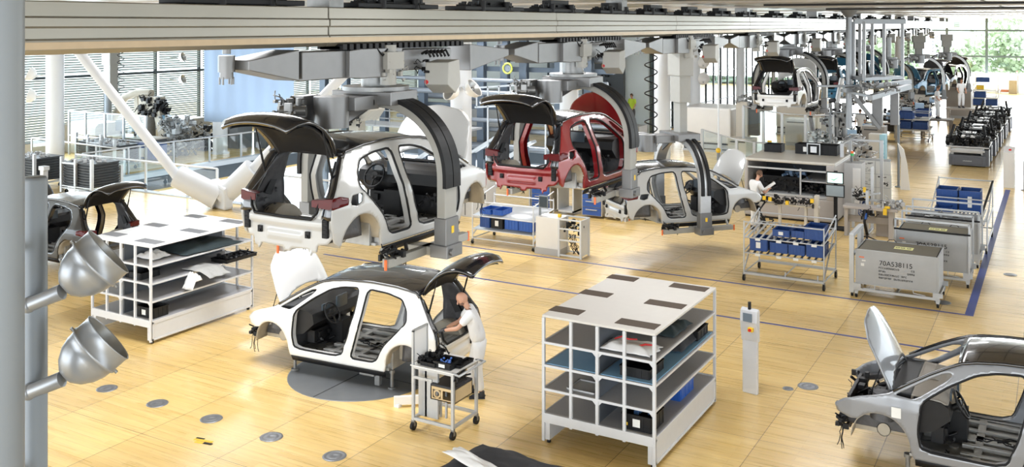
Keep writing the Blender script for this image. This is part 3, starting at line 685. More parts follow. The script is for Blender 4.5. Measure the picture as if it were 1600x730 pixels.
carrier('hanging_carrier', 'carrier with curved arms round the white body past the glass cabinets', (BX, 36.4, 0), 0, 5.1, 3.06)
carrier('hanging_carrier', 'carrier round the dark blue body behind the white one', (BX, 43.9, 0), 0, 4.9, 2.85)
carrier('hanging_carrier', 'carrier behind the aluminium gantry', (BX, 50.9, 0), 0, 4.9, 2.85)
carrier('hanging_carrier', 'carrier with silver arms left of the blue body facing the camera', (-7.9, 53.6, 0), .5, 4.2, 2.2)
carrier('hanging_carrier', 'carrier arching over the blue body facing the camera', (-6.9, 58.5, 0), .2, 4.3, 2.1, 1)
carrier('hanging_carrier', 'carrier farthest down the line round the black body', (-6.3, 67.5, 0), .2, 4.2, 2.0, 1)
# ------------------------------------------------------------------ people
SKIN = mat('skin', (.55, .30, .20), .55, 0, .06, 10); HAIR = mat('brown_hair', (.10, .05, .025), .7, 0, .3, 30); STUB = mat('beard_stubble', (.20, .11, .08), .7, 0, .2, 40)
CLOTH = mat('white_workwear', (.78, .78, .78), .85, 0, .04, 20, bump=.25); SHOE = mat('work_shoe', (.03, .035, .045), .6, 0, .3, 20); GLOVE = mat('grey_glove', (.06, .06, .065), .7)
def skin_mesh(name, m, verts, edges, rad, parent, sub=2):
    me = bpy.data.meshes.new(name); me.from_pydata(verts, edges, []); o = bpy.data.objects.new(name, me); C.objects.link(o); o.parent = parent; me.materials.append(m)
    md = o.modifiers.new('skin', 'SKIN'); md.use_smooth_shade = True
    sv = me.skin_vertices[0].data
    for i, r in enumerate(rad): sv[i].radius = (r, r) if not isinstance(r, tuple) else r
    sv[0].use_root = True
    s = o.modifiers.new('sub', 'SUBSURF'); s.levels = sub; s.render_levels = sub
    return o
def person(name, label, loc, rotz, J, hair=HAIR, bald=False, gloves=False, hands=True):
    """J: joint positions in metres, facing +Y: pelvis, chest, neck, head, shoulder/elbow/wrist L R, hip/knee/ankle L R"""
    t = thing(name, label, 'person', loc, rotz)
    V = {k: Vector(v) for k, v in J.items()}
    # body: head, neck, arms (continuous)
    vs = [V['pelvis'], V['pelvis'].lerp(V['chest'], .5), V['chest'], V['neck'], V['neck'].lerp(V['head'], .8)]; rd = [.075, .09, (.105, .085), .050, .056]; ed = [(0,1), (1,2), (2,3), (3,4)]
    for s in 'LR':
        i = len(vs); vs += [V['sh'+s], V['sh'+s].lerp(V['el'+s], .5), V['el'+s], V['el'+s].lerp(V['wr'+s], .4), V['wr'+s]]; rd += [.043, .045, .039, .037, .026]; ed += [(2, i), (i, i+1), (i+1, i+2), (i+2, i+3), (i+3, i+4)]
        i = len(vs); vs += [V['hip'+s], V['hip'+s].lerp(V['kn'+s], .5), V['kn'+s], V['kn'+s].lerp(V['an'+s], .35), V['an'+s]]; rd += [.05, .055, .048, .046, .034]; ed += [(0, i), (i, i+1), (i+1, i+2), (i+2, i+3), (i+3, i+4)]
    body = skin_mesh('body', SKIN, vs, ed, rd, t)
    # head: shaped ball with face, ears
    h = V['head']; fd = Vector(J.get('look', (0, 1, -.2))).normalized(); sd = fd.cross(Vector((0,0,1))).normalized(); ud = sd.cross(fd).normalized()
    def W(a, b_, c_): return h+sd*a+fd*b_+ud*c_
    b = MB(); n = 20; m_ = 14; vs = []; fs = []
    for j in range(m_+1):
        tt = PI*j/m_
        for i in range(n):
            a = 2*PI*i/n; x = .074*math.sin(tt)*math.cos(a); y = .096*math.sin(tt)*math.sin(a); z = .118*math.cos(tt)
            if z < -.02: k = 1-.32*min(1, (-z-.02)/.09); x *= k; y = y*(.95 if y > 0 else 1-.5*min(1, (-z-.02)/.1))
            if y > 0 and abs(z-.015) < .02 and abs(abs(x)-.03) < .016: y -= .010
            vs.append(W(x, y+.01, z))
    for j in range(m_):
        for i in range(n): fs.append((j*n+i, (j+1)*n+i, (j+1)*n+(i+1) % n, j*n+(i+1) % n))
    b.add(vs, fs, True)
    b.cyl(W(0, .088, .02), W(0, .125, -.02), .008, .014, 8); b.ball(W(0, .122, -.022), .015, 8)
    for s in (-1, 1): b.ball(W(s*.074, .0, -.005), .028, 10, (.35, .7, 1)); b.ball(W(s*.030, .088, .016), .012, 8)
    b.cyl(W(-.022, .094, -.055), W(.022, .094, -.055), .007, n=8)
    b.build('head', SKIN, t)
    if not bald:
        b = MB(); vs = []; fs = []
        for j in range(9):
            tt = PI*.60*j/8
            for i in range(n):
                a = 2*PI*i/n; lim = .62 if math.sin(a) > .35 else 1
                q = tt*lim; vs.append(W(.084*math.sin(q)*math.cos(a), .106*math.sin(q)*math.sin(a)+.005, .128*math.cos(q)+.004))
        for j in range(8):
            for i in range(n): fs.append((j*n+i, (j+1)*n+i, (j+1)*n+(i+1) % n, j*n+(i+1) % n))
        b.add(vs, fs, True); b.build('hair', hair, t, solid=.008)
    else:
        b = MB(); vs = []; fs = []; k_ = 9
        for j in range(6):
            tt = PI*(.60+.30*j/5)
            for i in range(k_+1):
                a = PI*(.06+.88*i/k_); z = .118*math.cos(tt); kk = 1-.32*min(1, max(0, -z-.02)/.09)
                vs.append(W(.078*math.sin(tt)*math.cos(a)*kk, .099*math.sin(tt)*math.sin(a)+.012, z))
        for j in range(5):
            for i in range(k_): fs.append((j*(k_+1)+i, j*(k_+1)+i+1, (j+1)*(k_+1)+i+1, (j+1)*(k_+1)+i))
        b.add(vs, fs, True); b.build('beard', STUB, t, solid=.004, off=0)
    # shirt
    vs = [V['pelvis']+Vector((0,0,-.10)), V['pelvis'].lerp(V['chest'], .45), V['chest'], V['chest'].lerp(V['neck'], .85)]; rd = [(.185, .165), (.158, .138), (.175, .135), .078]; ed = [(0,1), (1,2), (2,3)]
    for s in 'LR':
        i = len(vs); vs += [V['sh'+s], V['sh'+s].lerp(V['el'+s], .35), V['sh'+s].lerp(V['el'+s], .78)]; rd += [.092, .078, .070]; ed += [(2, i), (i, i+1), (i+1, i+2)]
    skin_mesh('t_shirt', CLOTH, vs, ed, rd, t)
    vs = [V['pelvis']+Vector((0,0,.07)), V['pelvis']+Vector((0,0,-.05))]; rd = [.15, (.165, .15)]; ed = [(0,1)]
    for s in 'LR':
        i = len(vs); vs += [V['hip'+s], V['hip'+s].lerp(V['kn'+s], .5), V['kn'+s], V['kn'+s].lerp(V['an'+s], .5), V['an'+s].lerp(V['kn'+s], .06)]; rd += [.125, .105, .085, .078, .072]; ed += [(1, i), (i, i+1), (i+1, i+2), (i+2, i+3), (i+3, i+4)]
    skin_mesh('trousers', CLOTH, vs, ed, rd, t)
    for s in 'LR':
        a = V['an'+s]; d = Vector((a.x-V['hip'+s].x)*0+0) if 0 else Vector((0, 1, 0))
        b = MB(); b.box(a.x-.045, a.x+.045, a.y-.07, a.y+.19, a.z-.09, a.z-.065); b.ball((a.x, a.y+.04, a.z-.045), .06, 12, (.75, 2.1, .62)); b.cyl((a.x, a.y-.02, a.z-.05), (a.x, a.y-.02, a.z+.03), .048, .045, 12)
        b.build('shoe', SHOE, t)
        w_ = V['wr'+s]; d = (w_-V['el'+s]).normalized(); q = d.cross(Vector((0,0,1))).normalized(); u = q.cross(d).normalized(); g = 1 if s == 'R' else -1
        vs = [w_, w_+d*.045, w_+d*.085]; rd = [.026, (.036, .018), (.038, .015)]; ed = [(0,1), (1,2)]
        if hands:
            for k in range(4):
                i = len(vs); off = q*(-.027+.018*k); ln = (.075, .085, .08, .062)[k]
                vs += [w_+d*.088+off, w_+d*(.088+ln*.45)+off-u*.008, w_+d*(.088+ln*.8)+off-u*.030]; rd += [.0095, .0088, .0075]; ed += [(2, i), (i, i+1), (i+1, i+2)]
            i = len(vs); vs += [w_+d*.04-q*g*.035, w_+d*.075-q*g*.056-u*.012, w_+d*.105-q*g*.052-u*.025]; rd += [.012, .010, .008]; ed += [(1, i), (i, i+1), (i+1, i+2)]
        skin_mesh('hand', GLOVE if gloves else SKIN, vs, ed, rd, t, 1)
    return t
STAND = dict(pelvis=(0,0,.95), chest=(0,.02,1.30), neck=(0,.03,1.50), head=(0,.06,1.66), shL=(-.19,.02,1.42), elL=(-.25,.05,1.13), wrL=(-.22,.22,.95), shR=(.19,.02,1.42), elR=(.25,.05,1.13), wrR=(.22,.22,.95),
             hipL=(-.10,0,.90), knL=(-.11,.03,.50), anL=(-.12,0,.09), hipR=(.10,0,.90), knR=(.11,.04,.50), anR=(.12,.02,.09))
def pose(**k): d = dict(STAND); d.update(k); return d
WORKP = pose(chest=(0,.12,1.30), neck=(0,.20,1.47), head=(0,.28,1.62), shL=(-.19,.16,1.40), elL=(-.23,.36,1.19), wrL=(-.12,.58,1.13), shR=(.19,.16,1.40), elR=(.24,.34,1.17), wrR=(.10,.56,1.10), look=(0,.8,-.6),
             anL=(-.13,-.02,.09), knL=(-.12,.03,.5), anR=(.12,.16,.09), knR=(.12,.12,.5))

# ------------------------------------------------------------------ foreground: shelves
MESHG = mat('grey_shelf_mesh', (.37, .37, .385), .5, 0, .10, 40); MESHD = mat('dark_mesh_panel', (.075, .085, .10), .5, 0, .1, 30); BROWN = mat('brown_anti_slip_mat', (.085, .062, .045), .8, 0, .15, 60)
TOPW = mat('cream_top_board', (.64, .615, .575), .45, 0, .03, 8); FOAM = mat('light_blue_foam', (.24, .45, .66), .6, 0, .04, 8); PROF = mat('white_grey_profile', (.63, .64, .66), .4, .1, .04, 10)
def shelf_unit(label, loc, matm=BROWN, level_mats=None, top=TOPW):
    t = thing('shelf_unit', label, 'shelf', loc)
    X, Y0_, Y1_ = .87, -1.27, 1.40
    b = MB(); b.box(-X-.02, X+.02, Y0_-.01, Y1_+.02, 1.865, 1.90); b.build('top_board', top, t, bevel=.004)
    for x, y in [(-.76,-.92), (-.76,.12), (-.76,1.19), (.50,-.99), (.50,.12), (.50,1.20)]:
        if x > 0: x = .50
        b = MB(); b.box(x-.17+.02, x+.47-.12, y-.13, y+.13, 1.900, 1.906) if x < 0 else b.box(x-.30, x+.31, y-.13, y+.13, 1.900, 1.906); b.build('anti_slip_mat', matm, t)
    for y in (Y0_, Y1_):
        for x in (-X, -.42, 0, .42, X):
            z0 = .04 if abs(x) == X else .30
            b = MB(); b.box(x-.022, x+.022, y-.022, y+.022, z0, 1.865); b.build('post', PROF, t, bevel=.004)
    for k, z in enumerate((1.50, 1.16, .81)):
        b = MB(); b.box(-X, X, Y0_, Y1_, z-.008, z+.008); b.slot(1); b.box(-X, X, Y0_-.02, Y0_+.012, z-.022, z+.014); b.box(-X, X, Y1_-.012, Y1_+.02, z-.022, z+.014)
        for x in (-X, X): b.box(x-.014, x+.014, Y0_, Y1_, z-.02, z+.012)
        for x in (0, X):
            for sg in (-1, 1):
                if x == X and sg > 0: continue
                b.prism([(x+sg*.02, z-.022), (x+sg*.08, z-.022), (x+sg*.02, z-.085)], 1, Y0_-.01, Y0_+.01)
        b.build('shelf_board', [MESHG if not level_mats else level_mats[k], PROF], t)
    b = MB(); b.box(-.01, .01, -1.2, 1.35, .46, 1.86); b.build('middle_partition', MESHD, t)
    b = MB(); b.box(-X, X, Y0_, Y1_, .42, .45); b.slot(1); b.box(-X, X, Y0_-.03, Y0_+.02, .32, .46); b.box(-X, X, Y1_-.02, Y1_+.03, .32, .46); b.build('bottom_board', [MESHG, PROF], t, bevel=.004)
    for s in (-1, 1):
        b = MB(); x0, x1 = sorted((s*(X-.10), s*(X+.01)))
        b.box(x0, x1, Y0_, Y1_, .06, .42); b.box(s*(X+.01)-.012, s*(X+.01)+.012, Y0_, Y1_, .06, .10); b.box(s*(X+.01)-.012, s*(X+.01)+.012, Y0_, Y1_, .38, .45)
        for y in (Y0_+.03, Y1_-.03): b.box(s*(X+.01)-.012, s*(X+.01)+.012, y-.03, y+.03, .06, .42)
        b.build('side_panel', PROF, t, bevel=.006)
        for y in (Y0_+.07, Y1_-.07): f = MB(); f.cyl((s*(X-.05), y, 0), (s*(X-.05), y, .07), .03, n=10); f.build('foot', RUB, t)
    return t
SA = (-5.75, 13.75, 0); SB = (-16.12, 13.80, 0)
shelf_unit('white-topped shelf trolley with six dark brown mats, nearest the camera in the centre', SA, BROWN)
shelf_unit('white-topped shelf trolley with grey mats at the left, behind the spotlights', SB, mat('grey_anti_slip_mat', (.26, .27, .29), .8, 0, .1, 60), None, mat('white_top_board', (.80, .81, .83), .35, 0, .02, 8))
def tray(name, label, cat, loc, d, m, rotz=0, group=None, wall=.008, rim=True, lbl=None):
    t = MB(); x, y, z = d[0]/2, d[1]/2, d[2]
    t.box(-x, x, -y, y, 0, .01)
    for s in (-1, 1): t.box(s*x-wall, s*x+wall, -y, y, 0, z); t.box(-x, x, s*y-wall, s*y+wall, 0, z)
    if rim:
        for s in (-1, 1): t.box(s*x-wall*2, s*x+wall*2, -y-wall, y+wall, z-.02, z); t.box(-x-wall, x+wall, s*y-wall*2, s*y+wall*2, z-.02, z)
        for k in range(5):
            xx = -x+.1*x+k*x*.45
            for s in (-1, 1): t.box(xx-.008, xx+.008, s*y-wall*1.8, s*y+wall*1.8, .02, z)
        for k in range(4):
            yy = -y+.12*y+k*y*.58
            for s in (-1, 1): t.box(s*x-wall*1.8, s*x+wall*1.8, yy-.008, yy+.008, .02, z)
    o = t.build(name, m, None); o.location = loc; o.rotation_euler = (0, 0, rotz); tag(o, label, cat, group)
    if lbl:
        q = MB(); q.box(-.055, .055, -y-wall*2-.004, -y-wall*2, z*.25, z*.75); q.build('label', lbl, o)
    return o
def fill(o, rnd, d, z, m, n=14, mx=.03):
    b = MB(); b.blob(rnd, (0, 0, z), d, n, mx); b.build('contents', m, o)
def cloth(name, label, cat, loc, sx, sy, h, m, seed, rotz=0, group=None, drape=0, nu=34, nv=26, solid=.006):
    rn = random.Random(seed); ox = rn.uniform(0, 50)
    def f(u, v):
        a, c = 2*u-1, 2*v-1; r = max(abs(a)**3, abs(c)**3)
        nz = noise.noise(Vector((u*3.2+ox, v*2.6, 0)))*.5+noise.noise(Vector((u*7+ox, v*6, 3)))*.22+noise.noise(Vector((u*2+v*9+ox, v*1.5, 7)))*.18
        ex = 1+.14*noise.noise(Vector((a*2+ox, c*2, 9)))
        z = h*(1-r*.85)*(.75+.7*nz) + .012
        if drape and c < -.2: z -= drape*((-c-.2)/.8)**1.3
        return (a*sx/2*ex, c*sy/2*ex, max(z, .008) if not drape else z)
    b = MB(); b.grid(f, nu, nv); o = b.build(name, m, None, solid=solid); o.location = loc; o.rotation_euler = (0, 0, rotz); tag(o, label, cat, group); return o
def at(S, x, y, z): return (S[0]+x, S[1]+y, z)
WCL = mat('white_cloth', (.78, .77, .76), .8, 0, .04, 20); DGC = mat('dark_green_cloth', (.025, .04, .045), .8, 0, .3, 15); GCL = mat('grey_cloth', (.42, .42, .41), .85, 0, .08, 30); BCL = mat('black_cloth', (.035, .036, .042), .75, 0, .25, 18); LBL = mat('paper_label', (.75, .75, .72), .6)
b = MB(); b.box(-.84, -.03, -1.24, .9, 0, .012); o = b.build('foam_sheet', FOAM, None); o.location = at(SA, 0, 0, 1.168); tag(o, 'light blue foam sheet on the left half of the central shelf trolley', 'sheet')
b = MB(); b.box(.04, .84, -1.24, 1.36, 0, .012); o = b.build('foam_sheet', FOAM, None); o.location = at(SA, 0, 0, 1.168); tag(o, 'light blue foam sheet under the black tray, right half of the central shelf trolley', 'sheet')
cl = cloth('white_garment', 'white garment with red edging bundled on the top shelf of the central trolley', 'garment', at(SA, .38, -.95, 1.508), .80, .50, .13, WCL, 3)
b = MB(); b.tube([(-.25,.0,.11), (-.15,.08,.14), (-.05,.02,.13), (.06,.10,.12)], .012, 6); b.tube([(.12,-.14,.09), (.24,-.05,.12), (.30,.06,.09), (.26,.15,.06)], .014, 6); b.build('red_trim', REDP, cl)
cloth('black_bag', 'black cloth bag with straps at the back of the central trolley under its top', 'bag', at(SA, .52, .55, 1.175), .5, .9, .24, BCL, 5)
cloth('dark_green_cloth', 'dark green cloth on the top shelf at the right side of the central trolley', 'cloth', at(SA, .50, .15, 1.508), .55, .8, .16, DGC, 8)
tray('black_tray', 'black slatted tray on the light blue foam of the central trolley', 'tray', at(SA, .52, -.86, 1.182), (.44, .55, .14), PLAS)
tray('black_tray', 'black tray with yellow tag at the back right of the central trolley', 'tray', at(SA, .56, 1.05, 1.182), (.44, .50, .15), PLAS, lbl=YEL)
tray('blue_bin', 'single blue crate on the bottom shelf of the central trolley', 'crate', at(SA, .52, .42, .452), (.44, .60, .19), mat('mid_blue_plastic', (.02, .10, .42), .4))
o = tray('black_bin', 'black bin with yellow dot and small parts on the bottom shelf, central trolley', 'bin', at(SA, .57, -.95, .452), (.44, .46, .22), PLAS, lbl=LBL); fill(o, random.Random(2), (.3, .3, .06), .16, mat('light_blue_part', (.10, .25, .6), .4), 12)
q = MB(); q.box(-.17, -.13, -.25, -.246, .06, .10); q.build('yellow_dot', YEL, o)
tray('grey_card', 'flat grey tray on the second lowest shelf of the central trolley', 'tray', at(SA, -.32, -.95, .82), (.42, .40, .03), GLAM)
# on the left shelf
tray('black_tray', 'empty black tray on the middle shelf of the left trolley', 'tray', at(SB, .10, -.95, 1.168), (.75, .44, .13), PLAS)
tray('black_bin', 'black bin with white label on the bottom of the left shelf trolley', 'bin', at(SB, .55, -.98, .452), (.50, .36, .2), PLAS, lbl=LBL)
cloth('white_sheet_bundle', 'white plastic sheet bundled on the top shelf of the left trolley', 'sheet', at(SB, .30, -.75, 1.508), .55, .45, .15, WCL, 12)
cloth('dark_cloth', 'dark green cloth spread under the top of the left shelf trolley', 'cloth', at(SB, .45, .35, 1.508), .9, 1.5, .18, DGC, 14)
o = cloth('striped_sheet', 'grey sheet with dark stripes hanging out of the left shelf trolley', 'sheet', at(SB, .98, .02, 1.19), .55, .8, .08, GCL, 15, rotz=PI/2, drape=.10)
cloth('white_rag', 'crumpled white rag hanging from the striped sheet on the left trolley', 'rag', at(SB, .98, -.35, 1.0), .3, .26, .24, WCL, 18, drape=.15)
o = tray('parts_tray', 'black tray full of small black parts jutting from the left shelf trolley', 'tray', at(SB, .80, .95, 1.19), (.45, .85, .07), PLAS); fill(o, random.Random(4), (.36, .7, .07), .08, PLAS, 40, .035)

# control pillar
t = thing('control_pillar', 'slim light grey control pillar with yellow stop switch, right of the central trolley', 'control pillar', (-4.50, 15.90, 0), -.15)
b = MB(); b.box(-.13, .13, -.04, .04, 0, .90); b.prism([(-.04, .90), (.04, .90), (.03, 1.18), (-.02, 1.42), (-.10, 1.40), (-.11, 1.26)], 0, -.13, .13) if 0 else b.prism([(-.04,.88), (-.10,1.22), (-.08,1.40), (-.02,1.44), (.04,1.40), (.04,.88)], 0, -.15, .15); b.build('housing', PROF, t, bevel=.012)
b = MB(); b.box(-.09, .07, -.109, -.098, 1.22, 1.36); b.build('display', mat('grey_display', (.16, .20, .24), .3), t)
b = MB(); b.cbox((.05, -.105, 1.10), (.09, .06, .07)); o = b.build('stop_switch', YEL, t, bevel=.005); b = MB(); b.cyl((.05, -.135, 1.10), (.05, -.16, 1.10), .025, n=14); b.build('red_button', REDP, o)
b = MB(); b.cyl((0, -.04, 1.42), (0, -.04, 1.54), .028, n=14); b.build('top_knob', PLAS, t)

# black cloth heap at the lower edge, on a low box
t = thing('parts_box', 'low dark box under the black cloth at the bottom edge of the view', 'box', (-6.12, 10.38, 0)); b = MB(); b.box(-.75, .75, -.5, .42, .03, .42); b.box(-.78, .78, -.53, .45, .38, .42); b.build('body', PLAS, t, bevel=.01)
for x in (-.65, .65):
    for y in (-.42, .35): f = MB(); f.cyl((x, y, 0), (x, y, .04), .03); f.build('foot', RUB, t)
cloth('black_cloth', 'crumpled black fabric cover lying in a heap at the bottom edge', 'cloth', (-6.12, 10.42, .425), 1.65, 1.25, .24, BCL, 21, rotz=-.12, nu=60, nv=40)
cloth('white_folded_sheet', 'folded white sheet lying on the black fabric heap at the bottom edge', 'sheet', (-6.42, 10.25, .62), 1.0, .26, .09, WCL, 24, rotz=-.35)

# turntable disc and floor caps
b = MB(); b.lathe([(0, .006), (1.28, .006), (1.30, .004), (1.30, 0)], n=72); b.slot(1)
for a in (0, PI/2): b.box(-1.28 if a == 0 else -.01, 1.28 if a == 0 else .01, -.01 if a == 0 else -1.28, .01 if a == 0 else 1.28, .006, .009)
o = b.build('floor_turntable', [mat('turntable_steel', (.20, .21, .22), .4, .4, .2, 3), CDARK]); o.location = (-10.75, 13.38, 0); tag(o, 'round steel turntable plate set in the floor under the white body', 'turntable')
for x, y in [(-11.6, 13.2), (-9.9, 13.2), (-11.6, 14.2), (-9.9, 14.2)]:
    pass
t = thing('body_stand', 'short steel stand legs carrying the white body on the turntable', 'stand', (-10.9, 13.7, 0), math.radians(4.4))
for x in (-1.05, 1.0):
    for y in (-.72, .72):
        b = MB(); b.cyl((x, y, .006), (x, y, .31), .03, n=10); b.cyl((x, y, .006), (x, y, .03), .07, n=12); b.cyl((x, y, .27), (x, y, .32), .05, n=12); b.build('leg', STEEL, t)
b = MB(); b.cbox((.55, -.75, .24), (.30, .14, .12)); b.cbox((.72, -.72, .12), (.10, .08, .2)); b.build('bracket', STEEL, t, bevel=.006)
CAPM = mat('floor_cap_steel', (.24, .25, .27), .4, .5, .2, 20)
def cap(x, y, label, r=.17, group=None):
    b = MB(); b.lathe([(0, .004), (r*.2, .004), (r*.25, .008), (r*.55, .008), (r*.6, .004), (r*.75, .004), (r*.8, .008), (r, .006), (r*1.02, 0)], n=36); o = b.build('floor_hatch', CAPM); o.location = (x, y, .001); tag(o, label, 'floor cap', group)
for i, (x, y) in enumerate([(-14.05,10.64), (-12.78,10.63), (-11.55,10.64), (-10.26,10.62), (-9.02,10.60)]): cap(x, y, 'round steel floor cap in the front row, %s from the left' % ordw[i], .17, 'row of round floor caps')
cap(-3.73, 16.68, 'round steel floor cap to the right of the control pillar'); cap(-4.0, 16.4, 'small round floor cap beside the control pillar cap', .09)
cap(-8.62, 18.4, 'small round floor cap left of the central trolley behind it', .12); cap(-1.9, 16.9, 'round floor cap seen through the grey body window'); cap(-2.25, 23.2, 'round floor cap in front of the steel crates'); cap(-1.05, 26.6, 'round floor cap on the aisle right of the blue line', .15)

for i, (x, y, rz, lb) in enumerate([(-10.75, 12.35, .4, 'yellow and black tape marker on the floor in front of the turntable'), (-11.05, 10.05, .2, 'yellow and black tape marker beside the front row of floor caps')]):
    b = MB(); b.box(-.16, .16, -.05, .0, .001, .005); b.box(-.1, .05, -.12, -.07, .001, .005); b.slot(1); b.box(-.16, -.02, .0, .04, .001, .005); b.box(.05, .2, -.12, -.07, .001, .005); o = b.build('floor_marker', [YEL, RUB]); o.location = (x, y, 0); o.rotation_euler = (0, 0, rz); tag(o, lb, 'floor marker')
# rolling tool cart with the worker
def castor(parent, x, y, r=.06, z=.0, m=RUB):
    b = MB(); b.cyl((x-.022, y, r), (x+.022, y, r), r, n=18); b.build('wheel', m, parent)
    b = MB(); b.box(x-.03, x+.03, y-.02, y+.02, r, r*2+.035); b.cyl((x, y, r*2), (x, y, r*2+.04), .02, n=8); b.build('castor_fork', STEEL if m is RUB else PLAS, parent)
TC = (-8.20, 12.22, 0); t = thing('tool_cart', 'aluminium profile tool cart on black castors beside the worker', 'cart', TC)
for i, (x, y) in enumerate([(-.36, -.33), (.36, -.33), (-.36, .33), (.36, .33)]): castor(t, x, y, .065)
b = MB()
for x in (-.36, .36):
    for y in (-.33, .33): b.box(x-.022, x+.022, y-.022, y+.022, .15, 1.0)
for z in (.18, .97):
    for y in (-.33, .33): b.box(-.36, .36, y-.02, y+.02, z-.022, z+.022)
    for x in (-.36, .36): b.box(x-.02, x+.02, -.33, .33, z-.022, z+.022)
b.box(-.36, .0, -.20, -.16, .18, .97); b.box(-.24, -.20, -.2, -.16, .18, .97); b.box(-.36, 0, -.36, -.33, .80, .84)
for x in (-.02, .08, .2): b.box(x-.015, x+.015, -.1, -.07, .18, .58)
b.build('frame', ALUL, t, bevel=.003)
b = MB(); b.box(-.40, .40, -.36, .36, .985, 1.0); b.build('work_top', WLAM, t, bevel=.003)
b = MB(); b.tube([(.36, -.33, .99), (.50, -.38, .99), (.50, .36, .99), (.36, .36, .99)], .018, 10); b.build('push_handle', ALUL, t)
b = MB(); b.box(-.38, -.35, -.35, -.31, 1.0, 1.52); b.box(-.38, -.35, .02, .05, 1.0, 1.52); b.box(-.38, -.35, -.35, .05, 1.50, 1.53); b.build('board_frame', ALUL, t); b = MB(); b.box(-.37, -.362, -.32, .03, 1.03, 1.50); b.build('white_board', WLAM, t)
b = MB(); b.box(-.10, .34, -.26, .26, .70, .74); b.build('padded_mat', mat('black_pad', (.03, .03, .035), .6), t, bevel=.015)
WOOD = mat('birch_plywood', (.60, .45, .25), .5, 0, .12, 5)
b = MB()
for y in (-.25, .23):
    b.box(-.10, .34, y, y+.02, .50, .53); b.box(-.10, .34, y, y+.02, .66, .70); b.box(-.10, -.06, y, y+.02, .53, .66); b.box(.30, .34, y, y+.02, .53, .66)
    b.lathe([(.04, 0), (.065, 0), (.065, .02), (.04, .02)], (.02, y, .595), (0,1,0), 20); b.box(.09, .12, y, y+.02, .53, .66)
b.box(-.10, -.08, -.25, .25, .50, .70); b.box(.32, .34, -.25, .25, .50, .70); b.box(-.1, .34, -.25, .25, .50, .515); b.build('plywood_box', WOOD, t)
b = MB(); b.blob(random.Random(6), (-.24, .02, 1.06), (.22, .5, .10), 40, .04); b.build('clamp_fixture', PLAS, t)
b = MB(); b.tube([(-.25, .1, 1.08), (-.18, .12, 1.22), (-.1, .16, 1.16), (-.06, .2, 1.05)], .012, 6); b.blob(random.Random(7), (.44, -.2, .92), (.08, .25, .12), 16, .04); b.build('holder_bits', PLAS, t)
b = MB(); b.cbox((-.30, .22, .93), (.06, .25, .05)); b.build('yellow_clip', YEL, t)
tray('parts_tray', 'empty black parts tray lying on the tool cart', 'tray', (TC[0]-.12, TC[1]-.12, 1.001), (.26, .34, .06), PLAS)
o = tray('parts_bin', 'black bin filled with blue caps on the tool cart', 'bin', (TC[0]+.13, TC[1]-.12, 1.001), (.30, .30, .10), PLAS, lbl=LBL)
g = MB(); rn = random.Random(9)
for k in range(22): g.ball((rn.uniform(-.11,.11), rn.uniform(-.11,.11), rn.uniform(.07,.10)), .018, 8)
g.build('blue_caps', mat('blue_caps', (.08, .20, .60), .5), o)
tray('parts_tray', 'narrow black tray at the right end of the tool cart top', 'tray', (TC[0]+.31, TC[1]+.05, 1.001), (.10, .36, .05), PLAS)
WP = person('person', 'bald bearded worker in white T-shirt and white trousers leaning into the tailgate', (-8.40, 13.55, 0), PI/2+.55, pose(**WORKP), bald=True, gloves=True)
t = thing('floor_block', 'white wooden floor chock beside the tool cart', 'chock', (-9.1, 12.55, 0)); b = MB(); b.bar((-.25, -.1, .10), (.5, .5, .10), .06, .14); b.cbox((-.2, -.06, .02), (.1, .1, .06)); b.build('beam', WLAM, t, bevel=.01)

# ------------------------------------------------------------------ right: bin cart, crates
t = thing('bin_cart', 'tubular steel cart with two tilted levels holding blue bins', 'cart', (-5.68, 23.5, 0))
X, Y = .94, .68; b = MB(); r = .016
for x in (-X, X):
    for y in (-Y, Y): b.cyl((x, y, .16), (x, y, 1.45), r, n=8)
    b.cyl((x, -Y, 1.22), (x, Y, 1.52), r); b.cyl((x, -Y, .2), (x, Y, .2), r); b.cyl((x, -Y, .25), (x, Y, 1.35), r); b.cyl((x, -Y, .72), (x, Y, .86), r); b.cyl((x, -Y, 1.08), (x, Y, 1.22), r)
for z, dz in ((1.42, 0), (1.05, .14), (.68, .14)):
    b.cyl((-X, -Y, z), (X, -Y, z), r); b.cyl((-X, Y, z+dz), (X, Y, z+dz), r)
b.box(-X, X, -Y-.05, -Y+.05, .17, .22); b.box(-X, X, Y-.05, Y+.05, .17, .22); b.cyl((0, -Y, .2), (0, Y, .2), r); b.cyl((.05,-Y,.2), (.05,-Y,.33), r); b.cyl((.8,-Y,.2), (.8,-Y,.33), r)
b.build('frame', ALUL, t)
for z, dz in ((1.05, .14), (.68, .14)):
    b = MB(); rn = random.Random(4)
    for k in range(12): xx = -X+.08+k*.16; b.box(xx-.025, xx+.025, -Y, Y, 0, .02)
    b.v = [(x, y, zz+z+dz*(y+Y)/(2*Y)) for x, y, zz in b.v]; b.build('roller_track', STEEL if z < 1 else ALUL, t)
    b = MB()
    for xx in (-.6, -.1, .3, .72): b.box(xx-.06, xx+.06, -Y-.03, -Y-.02, z-.05, z+.01)
    b.build('label_holder', LBL, t)
for x in (-X, X):
    for y in (-Y, Y): castor(t, x, y, .075)
k = 0
